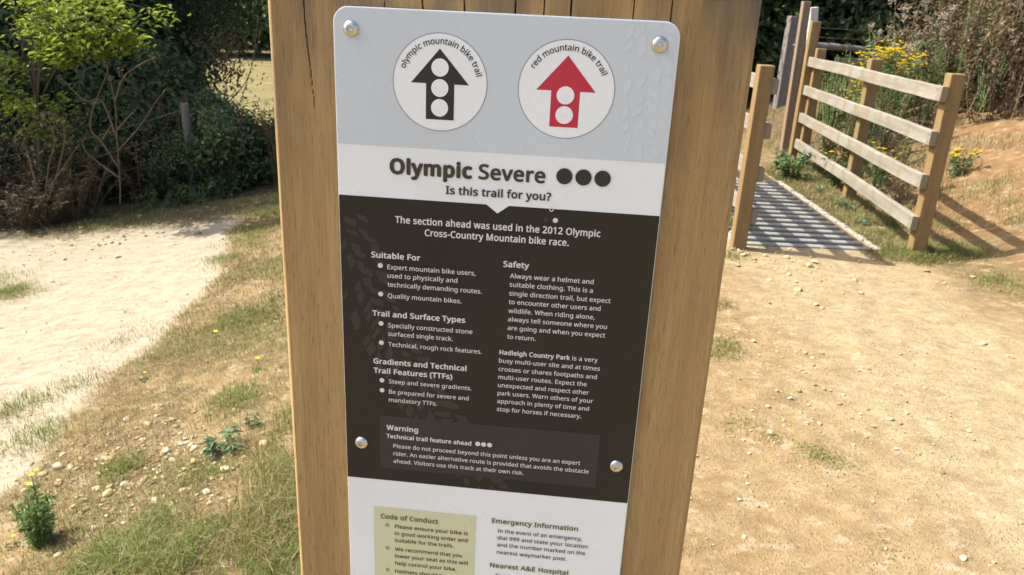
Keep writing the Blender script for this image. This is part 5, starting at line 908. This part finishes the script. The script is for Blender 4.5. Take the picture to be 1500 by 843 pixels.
# ------------------------------------------------------------------ plants by the right fence
def dry_weed(h, n, fluff, lab):
    root = empty('willowherb', (0, 0, 0), 0, lab, 'dry plant', 'tall dry weeds on the bank'); ms, ml, mf = MB(), MB(), MB()
    for q in range(9):
        a = rng.uniform(0, 6.28); r = rng.uniform(.0, .28); bx = np.array([math.cos(a) * r, math.sin(a) * r, -.05])
        tip = bx + np.array([rng.normal(0, .16), rng.normal(0, .16), h * rng.uniform(.65, 1.05)])
        P = curve_pts(bx, tip, (rng.normal(0, .05), rng.normal(0, .05), 0), 8); ms.tube(P, np.linspace(.006, .002, 8), 4)
        k = n; t = rng.uniform(.01, 1, k) ** .8; c = np.stack([np.interp(t, np.linspace(0, 1, 8), P[:, j]) for j in range(3)], -1)
        d = unit(k); d[:, 2] *= .4; leaves(ml, c + d * .05, .085, .30, 0, None, .5, d, .05)
        for b in range(5):
            s = P[rng.integers(4, 8)]; e = s + np.array([rng.normal(0, .09), rng.normal(0, .09), rng.uniform(.03, .16)])
            ms.tube(np.stack([s, (s + e) / 2 + [0, 0, .01], e]), [.003, .0025, .0015], 4)
            if fluff and rng.random() < fluff: leaves(mf, e + rng.normal(size=(26, 3)) * .020, .030, .3, 0)
            else: leaves(ml, e + rng.normal(size=(7, 3)) * .018, .035, .4, 0)
    ms.build('stem', M_stalk, root); ml.build('foliage', M_leafdry, root)
    if fluff: mf.build('seed_fluff', M_fluff, root)['kind'] = 'stuff'
    return root
dA = dry_weed(1.5, 62, .0, 'tall brown withered weed without fluff on the bank behind the right fence')
dB = dry_weed(1.45, 46, .5, 'tall dry weed topped with pale seed fluff behind the right fence')
def mixed(gl, n):
    m = herb('bank_weed', gl, 'weed', 'greenish weeds among the dry stems', n, 1.1, .3, .07, M_leafmid, 8, .3); return m
dC = mixed('dull green weed growing among the dry stems behind the right fence', 220)
for k in range(38):
    y = rng.uniform(8.7, 11.6); x = rng.uniform(.40, .78) * y
    if x < 3.5: continue
    d = x / y
    place((dC if rng.random() < .4 else dB) if d < .53 else dA, [(x, y, rng.uniform(.85, 1.25), rng.uniform(.75, 1.15))])
for k in range(26):
    y = rng.uniform(7.9, 9.2); x = y * rng.uniform(.56, .85)
    place(dA, [(x, y, rng.uniform(.9, 1.2), rng.uniform(.8, 1.2))])
for k in range(44):
    y = rng.uniform(8.3, 10.8); x = max(3.4, y * rng.uniform(.37, .74)); place(dC, [(x, y, 1, rng.uniform(.6, 1.1))])
for x, y, s in ((3.35, 7.6, .55), (3.5, 8.1, .7), (3.3, 7.1, .4), (3.6, 8.6, .8), (3.25, 8.3, .5), (3.75, 7.6, .45)): place(dC, [(x, y, s, s)])
for x, y, s in ((3.3, 6.6, .35), (3.45, 7.3, .45), (3.2, 7.9, .45), (3.7, 7.9, .5), (4.1, 7.9, .4), (3.12, 6.2, .3)): place(dA, [(x, y, s, s)])

def ragwort(label, b, h, heads, stems=5, nl=160, lsize=.05, spread=.3, fl=.018, blooms=99, lm=None):
    root = empty('ragwort', b, 0, label, 'ragwort', 'yellow ragwort plants'); ms, ml, FL = MB(), MB(), []
    for q in range(stems):
        a = q / stems * 6.28 + rng.uniform(0, .8); tip = np.array([math.cos(a) * spread * rng.uniform(.3, 1), math.sin(a) * spread * rng.uniform(.3, 1), h * rng.uniform(.75, 1)])
        if blooms < 9: tip = np.array([.01, 0, h * 1.08]) if q == 0 else tip * [1, 1, .78]
        P = curve_pts((math.cos(a) * .015, math.sin(a) * .015, -.03), tip, (0, 0, h * .06), 8); ms.tube(P, np.linspace(h * .008 + .001, .002, 8), 5)
        k = nl // stems; t = rng.uniform(.05, .92, k); c = np.stack([np.interp(t, np.linspace(0, 1, 8), P[:, j]) for j in range(3)], -1)
        d = unit(k); d[:, 2] *= .5; leaves(ml, c + d * lsize * .8, lsize, .28, 0, None, .2, d, .08)
        for e in range(heads if q < blooms else 0):
            u = tip + np.array([rng.normal(0, 1), rng.normal(0, 1), 0]) * h * .07 + [0, 0, rng.uniform(-.01, .05) * h * 2]
            ms.tube(np.stack([P[6], (P[6] + u) / 2 + [0, 0, .003], u]), [.002, .0016, .0012], 4)
            mf = MB(); FL.append(mf)
            for pet in range(9):
                an = pet / 9 * 6.28; dd = np.array([math.cos(an), math.sin(an), .12]); s = np.array([-dd[1], dd[0], 0])
                mf.add([u + dd * fl * .15, u + dd * fl * .6 + s * fl * .17, u + dd * fl, u + dd * fl * .6 - s * fl * .17], [[0, 1, 2, 3]])
            mf.tube(np.stack([u - [0, 0, fl * .2], u + [0, 0, fl * .18]]), [fl * .25, fl * .36], 7)
    ms.build('stem', M_stalkg, root); ml.build('foliage', lm or M_leafherb, root); 
    for mf in FL[:99]: mf.build('flower_head', M_yellow, root)
    if len(FL) > 99:
        mm = MB()
        for mf in FL[99:]:
            for V, k in ((mf, 0),): 
                n0 = mm.n; mm.V += mf.V; mm.F += [f + n0 for f in mf.F]; mm.M += mf.M; mm.n += mf.n
        mm.build('flower_head', M_yellow, root)['kind'] = 'stuff'
    return root
def rw(px, py, Y, toppx, label, **k):
    c = atY(px, py, Y); z0 = float(terr(c[0], c[1], False)); zt = atY(px, toppx, Y)[2]
    return ragwort(label, (c[0], c[1], z0), zt - z0, **k)
rw(1302, 95, 8.6, 70, 'tallest yellow ragwort, flowering above the top rail of the right fence', heads=20, stems=9, nl=420, lsize=.06, spread=.30, fl=.030)
rw(1256, 125, 8.2, 112, 'small yellow ragwort seen through the top gap of the right fence', heads=12, stems=3, nl=160, lsize=.05, spread=.07, fl=.030)
rw(1232, 225, 7.4, 215, 'low ragwort beside the middle post of the right fence', heads=3, stems=4, nl=200, lsize=.06, spread=.2, fl=.022)
rw(1296, 225, 7.0, 215, 'sparse ragwort flowering between the lower rails of the right fence', heads=2, stems=4, nl=140, lsize=.06, spread=.2, fl=.03)
rw(1405, 235, 6.9, 220, 'ragwort growing on the bare bank right of the near fence post', heads=9, stems=5, nl=240, lsize=.055, spread=.17, fl=.020)
rw(1215, 205, 7.9, 188, 'ragwort with few blooms behind the lower rails near the far fence post', heads=4, stems=4, nl=160, lsize=.06, spread=.16, fl=.026)

gb = herb('nettle_clump', 'fresh green leafy clump at the far corner of the metal grid', 'weed', None, 420, .34, .26, .07, M_leafherb, 11, .42)
c = hit(1146, 265); place(gb, [(c[0] + .06, c[1], 1.0, 1.0)])
lw = herb('verge_weed', 'low green weed on the verge between the metal grid and the right fence', 'weed', 'low weeds on the grid verge', 80, .13, .14, .055, M_leafblue, 6, .4)
for px, py, s in ((1238, 310, 1.0), (1205, 288, .9), (1178, 270, 1.0), (1220, 265, .9), (1262, 330, .7), (1190, 255, 1.0)):
    c = hit(px, py); place(lw, [(c[0], c[1], s, s)])

# foreground plants on the left bank
def at_ground(px, py): return hit(px, py)
c = at_ground(62, 800)
fr = ragwort('bushy young ragwort with one yellow bloom on the stony near left bank', c, .24, heads=3, stems=9, nl=1300, lsize=.028, spread=.085, fl=.011, blooms=1, lm=M_fern)
m = MB()
th = herb('thistle', 'grey-green jagged thistle on the bank left of the oak post', 'thistle', None, 60, .12, .075, .055, M_leafblue, 6, .38)
c = at_ground(326, 665); place(th, [(c[0], c[1], 1, 1)])
th2 = copy_tree(th); th2['label'] = 'small grey-green thistle seedling close to the oak post edge'; c = at_ground(370, 625); th2.location = c; th2.scale = (.45,) * 3
def hawkbit(px, py, label, s=1.0):
    c = at_ground(px, py); root = empty('hawkbit', c, 0, label, 'wild flower', 'small yellow flowers on the bank'); ms, mf, ml = MB(), MB(), MB()
    h = .07 * s; ms.tube(curve_pts((0, 0, -.01), (.008, 0, h), (.004, .003, 0), 6), .0012, 5)
    for q in range(14):
        a = q / 14 * 6.28; dd = np.array([math.cos(a), math.sin(a), .3]) * .011 * s; sd = np.array([-dd[1], dd[0], 0]) * .25; u = np.array([.008, 0, h])
        mf.add([u, u + dd * .6 + sd, u + dd, u + dd * .6 - sd], [[0, 1, 2, 3]])
    leaves(ml, np.stack([[math.cos(a) * .018, math.sin(a) * .018, .006] for a in np.arange(6)]), .035, .25, 0, np.tile([0, 0, 1.], (6, 1)), 0, np.stack([[math.cos(a), math.sin(a), .1] for a in np.arange(6)]))
    ms.build('stem', M_stalkg, root); mf.build('flower_head', M_yellow, root); ml.build('leaf', M_leafherb, root)
hawkbit(316, 512, 'yellow hawkbit flower nearest the pale path edge', 1.3); hawkbit(376, 545, 'yellow hawkbit flower close to the oak post', 1.0); hawkbit(212, 562, 'tiny yellow flower in the grass at the path edge', .7); hawkbit(20, 805, 'yellow flower low beside the bushy ragwort', .7)

# ------------------------------------------------------------------ grass and stones
def blades(m, x, y, h, wd, lean=.5, mat=0):
    n = len(x); z = terr(x, y); B = np.stack([x, y, z - .004], -1); a = rng.uniform(0, 6.28, n)
    D = np.stack([np.cos(a), np.sin(a), 0 * a], -1); Sd = np.stack([-D[:, 1], D[:, 0], 0 * a], -1)
    h = np.broadcast_to(h, n) * rng.uniform(.5, 1.2, n); ln = np.abs(rng.normal(0, lean, n)) * h
    W = (np.broadcast_to(wd, n) * rng.uniform(.7, 1.2, n))[:, None]
    up = np.array([0, 0, 1.])
    mid = B + D * (ln * .35)[:, None] + up * (h * .6)[:, None]; tip = B + D * ln[:, None] + up * (h * np.clip(1 - ln / h * .25, .3, 1))[:, None]
    V = np.stack([B - Sd * W * .5, B + Sd * W * .5, mid + Sd * W * .38, mid - Sd * W * .38, tip], 1)
    i = np.arange(n)[:, None] * 5
    m.add(V.reshape(-1, 3), i + np.array([0, 1, 2, 3]), mat); n0 = m.n
    m.F.append(i + np.array([3, 2, 4]) + (n0 - 5 * n)); m.M.append(np.full(n, mat))
def field(n, x0, x1, y0, y1, dens):
    x = rng.uniform(x0, x1, n); y = rng.uniform(y0, y1, n); k = rng.random(n) < np.clip(dens(x, y), 0, 1); return x[k], y[k]
def tuft(px, py, n, r, asp=1.0):
    c = at_ground(px, py); return c[0] + rng.normal(0, r, n), c[1] + rng.normal(0, r * asp, n)
inpit = lambda x, y: (x > GX0 - .03) & (x < GX1 + .03) & (y > GY0 - .05) & (y < GY1 + .03)
mg, md = MB(), MB()
def bank(x, y): return np.maximum(turfmask(x, y), .40 * (1 - pathmask(x, y))) * sstep(.15, -.4, x + (fbm(x, y, .9, 44, 4) - .5) * 1.1) * (y < 8.5)
def dens_g(x, y): return bank(x, y) * sstep(.36, .60, fbm(x, y, .45, 71, 3)) 
def dens_d(x, y): return bank(x, y) * (.35 + .65 * sstep(.36, .58, fbm(x, y, .4, 81, 3)))
x, y = field(60000, -3.6, 0.4, 1.2, 4.2, dens_g); blades(mg, x, y, .035, .0028, .6)
x, y = field(120000, -3.6, 0.4, 1.2, 4.2, dens_d); blades(md, x, y, .032, .0024, .9)
x, y = field(60000, -5, 0.4, 4.2, 8.6, dens_g); blades(mg, x, y, .05, .005, .6)
x, y = field(90000, -5, 0.4, 4.2, 8.6, dens_d); blades(md, x, y, .045, .0045, .9)
x, y = field(5000, -3.2, 0, 1.3, 4.5, bank); blades(md, x, y, .022, .0022, 3.0)
# longer grass close to the post, and tufts
def near_post(x, y): return sstep(.30, .02, np.abs(x + .62 + .05 * (y - 2)) * .8) * sstep(1.2, 1.6, y) * (1 - sstep(2.5, 3.4, y)) * sstep(.26, .46, fbm(x, y, .25, 91, 3))
x, y = field(46000, -1.2, -.15, 1.2, 3.4, near_post); blades(mg, x, y, .085, .0030, .55)
x, y = field(34000, -1.2, -.15, 1.2, 3.4, near_post); blades(md, x, y, .095, .0024, .7)
for px, py, n, r, h in ((180, 690, 500, .05, .05), (225, 775, 700, .06, .05), (200, 825, 900, .07, .08), (150, 835, 700, .07, .07), (255, 835, 600, .05, .07), (300, 700, 300, .05, .045), (60, 640, 700, .10, .04), (20, 600, 700, .10, .04), (15, 430, 900, .10, .05), (-40, 420, 900, .16, .06), (290, 800, 500, .05, .07), (120, 560, 400, .09, .03), (345, 590, 600, .08, .05), (330, 380, 500, .10, .05), (365, 350, 500, .14, .05), (350, 470, 700, .10, .05), (180, 500, 300, .12, .03)):
    xx, yy = tuft(px, py, n, r); blades(mg, xx, yy, h, .0030, .6); xx, yy = tuft(px + 8, py + 4, n // 2, r * 1.3); blades(md, xx, yy, h, .0024, .8)
# right side: sparse little tufts on the track, grass at fence feet
for px, py, n, r, h in ((1340, 378, 700, .07, .07), (1375, 372, 900, .09, .08), (1410, 372, 600, .08, .06), (1300, 372, 500, .07, .06), (1280, 345, 600, .08, .06), (1250, 320, 600, .09, .06), (1225, 300, 600, .09, .06), (1195, 270, 600, .10, .06), (1170, 262, 500, .1, .06), (1205, 665, 0, .02, .02), (1085, 620, 120, .05, .018), (1210, 675, 260, .05, .016), (1190, 668, 140, .035, .016), (1132, 645, 120, .03, .016), (1055, 518, 200, .05, .03), (1065, 505, 140, .04, .03), (1057, 450, 120, .04, .03), (1070, 375, 200, .06, .04), (1290, 800, 60, .03, .012), (1470, 420, 260, .10, .04), (1455, 410, 200, .07, .04), (1480, 300, 260, .10, .05), (1490, 325, 200, .07, .05), (1440, 285, 200, .1, .04), (1385, 330, 300, .1, .05), (1350, 300, 300, .15, .06), (1310, 330, 300, .1, .05), (1460, 270, 200, .1, .05), (1300, 815, 30, .03, .012)):
    if n == 0: continue
    xx, yy = tuft(px, py, n, r); k = ~inpit(xx, yy); blades(mg, xx[k], yy[k], h, .0035, .8)
    xx, yy = tuft(px, py, n // 2, r * 1.3); k = ~inpit(xx, yy); blades(md, xx[k], yy[k], h, .0030, .9)
def verge(x, y): return ((x > GX1 + .04) & (x < 3.2) & (y > 5.2) & (y < 8.6)) * sstep(.35, .6, fbm(x, y, .3, 95, 3))
x, y = field(9000, 2.5, 3.3, 5.2, 8.6, verge); blades(mg, x, y, .06, .005, .7)
x, y = field(16000, 2.5, 3.3, 5.2, 8.6, verge); blades(md, x, y, .08, .0045, .8)
def bankr(x, y): return (x > 3.0) * sstep(.48, .68, fbm(x, y, .6, 97, 3)) * sstep(5.8, 7.2, y + .2 * (3 - x) * 0)
x, y = field(16000, 3, 7, 5.6, 10, bankr); blades(md, x, y, .10, .005, 1.0)
x, y = field(5000, 3, 7, 5.6, 10, bankr); blades(mg, x, y, .06, .005, .8)
def far_track(x, y): return ((x > 2.2) & (y > 8.2)) * sstep(.5, .62, fbm(x, y, .5, 99, 3)) * (np.abs(x - 2.6 - .12 * (y - 8)) > .35)
x, y = field(12000, 2.0, 5.2, 7.8, 13, far_track); blades(md, x, y, .11, .006, .8)
# the soft verge left of the near fence post
x, y = tuft(1072, 330, 300, .08); blades(mg, x, y, .07, .005, .7)
tag(mg.build('green_grass', M_grassg), 'short green grass in tufts over the bank and verges', 'grass', None, 'stuff')
tag(md.build('dry_grass', M_grassd), 'straw coloured dry grass over the bank and verges', 'grass', None, 'stuff')

def ico(sub=1):
    bm = bmesh.new(); bmesh.ops.create_icosphere(bm, subdivisions=sub, radius=1); V = np.array([v.co for v in bm.verts]); F = np.array([[v.index for v in f.verts] for f in bm.faces]); bm.free(); return V, F
IV, IF = ico(2)
def rock(): 
    V = IV * rng.uniform(.75, 1.2, 3); 
    for q in range(7):
        d = unit(1)[0]; k = rng.uniform(.45, .85); s = V @ d; V = V - np.outer(np.maximum(0, s - k), d)
    return V + rng.normal(0, .02, V.shape)
rocks = [rock() for _ in range(10)]
def put_rock(m, x, y, r, sink=.25):
    V = rocks[rng.integers(10)] * np.array([1, rng.uniform(.6, 1), rng.uniform(.45, .75)]) * r; a = rng.uniform(0, 6.28)
    c, s = math.cos(a), math.sin(a); V = V @ np.array([[c, s, 0], [-s, c, 0], [0, 0, 1]])
    m.add(V + [x, y, float(terr(x, y)) + r * sink], IF)
mp = MB()
def dens_stone(x, y): 
    lp = pathmask(x, y) * (x < 0); n = fbm(x, y, .5, 111, 3)
    rt = (x > .2) * (.35 + .65 * sstep(.4, .65, n)) * (1 - sstep(2.8, 3.6, x)); bk = (1 - lp) * (x < 0) * sstep(.45, .65, n) * .8
    return lp * .5 + rt + bk
x, y = field(12000, -3.2, 3.2, 1.2, 5.2, dens_stone)
for a, b in zip(x, y):
    if not inpit(a, b): put_rock(mp, a, b, min(.008, .0015 + .0026 * rng.pareto(2.8)) if rng.random() < .985 else rng.uniform(.006, .010))
x, y = field(2600, -5.5, 4.5, 4.6, 8.4, dens_stone)
for a, b in zip(x, y):
    if not inpit(a, b): put_rock(mp, a, b, min(.018, .004 + .005 * rng.pareto(3.0)))
for px, py, n, r in ((190, 640, 160, .14), (250, 700, 150, .14), (150, 740, 120, .10), (265, 825, 90, .06), (100, 680, 120, .14), (225, 690, 120, .12), (245, 660, 90, .08), (130, 700, 60, .08), (300, 740, 50, .08), (1160, 380, 60, .3), (1190, 440, 26, .16), (1240, 600, 120, .3), (1180, 540, 100, .3), (280, 320, 120, .35), (120, 350, 100, .4), (1150, 385, 80, .2), (1090, 372, 40, .06), (200, 330, 90, .4), (330, 700, 40, .1)):
    xx, yy = tuft(px, py, n, r)
    for a, b in zip(xx, yy): put_rock(mp, a, b, .003 + rng.exponential(.0042) * (1 + .5 * (b > 4)))
tag(mp.build('gravel', M_stone), 'loose pale limestone grit and pebbles over the paths and bank', 'gravel', None, 'stuff')
for px, py, r, lab in ((268, 818, .020, 'largest pale stone at the foot of the near left bank'), (250, 835, .016, 'pale stone just below the largest bank stone'), (210, 648, .016, 'flat pale stone in the middle of the left bank'), (228, 690, .015, 'pale stone under the flat one on the left bank'), (270, 690, .013, 'buff stone on the bank left of the thistle'), (180, 770, .014, 'buff stone lying right of the bushy ragwort'), (85, 820, .015, 'pale stone below the bushy ragwort'), (343, 600, .012, 'round buff stone on the bank near the post'), (120, 728, .013, 'buff stone behind the bushy ragwort'), (172, 378, .035, 'dark lump of stone on the pale left path'), (37, 488, .018, 'brown stone on the pale path at the left edge'), (225, 522, .016, 'dark stone at the rim of the pale path'),
                       (1195, 448, .020, 'larger white stone of a close pair on the track before the grid'), (1205, 452, .014, 'smaller white stone touching a larger one on the track'), (1190, 527, .014, 'brown stone beside a white chip in mid track'), (1235, 580, .010, 'white chip alone in mid track'), (1083, 735, .010, 'pale stone near the oak post foot on the track'), (1095, 712, .009, 'small stone above the pale one near the post'), (1097, 668, .010, 'brown pebble in the row left of the green sprigs'), (1090, 790, .010, 'pale stone low on the track beside the post'), (1410, 822, .014, 'rough stone at the bottom right of the track'), (1440, 503, .022, 'dark stone on the track by the right edge'), (1425, 407, .02, 'pale stone at the bank foot right of the fence post')):
    c = at_ground(px, py); m = MB(); V = rocks[rng.integers(10)] * np.array([1.15, .85, .6]) * r; m.add(V, IF)
    o = m.build('stone', M_stone); o.location = (c[0], c[1], c[2] + r * .2); o.rotation_euler.z = rng.uniform(0, 6); tag(o, lab, 'stone', 'stones on the ground')

ORD = ('leftmost', 'second from the left', 'third from the left', 'fourth from the left', 'fifth from the left', 'sixth from the left', 'seventh from the left', 'eighth from the left', 'ninth from the left', 'tenth from the left', 'rightmost')
for grp, txt in (('green weeds along the hedge edge', 'low green weed at the edge of the hedge shade'), ('low weeds on the grid verge', 'low green weed on the verge between metal grid and right fence'), ('shrubs along the left stock fence', 'loose leafy shrub at the stock fence')):
    L = [o for o in S.objects if o.get('group') == grp]; L.sort(key=lambda o: o.location.x / o.location.y)
    for i, o in enumerate(L): o['label'] = txt + ', ' + (ORD[-1] if i == len(L) - 1 else ORD[i])
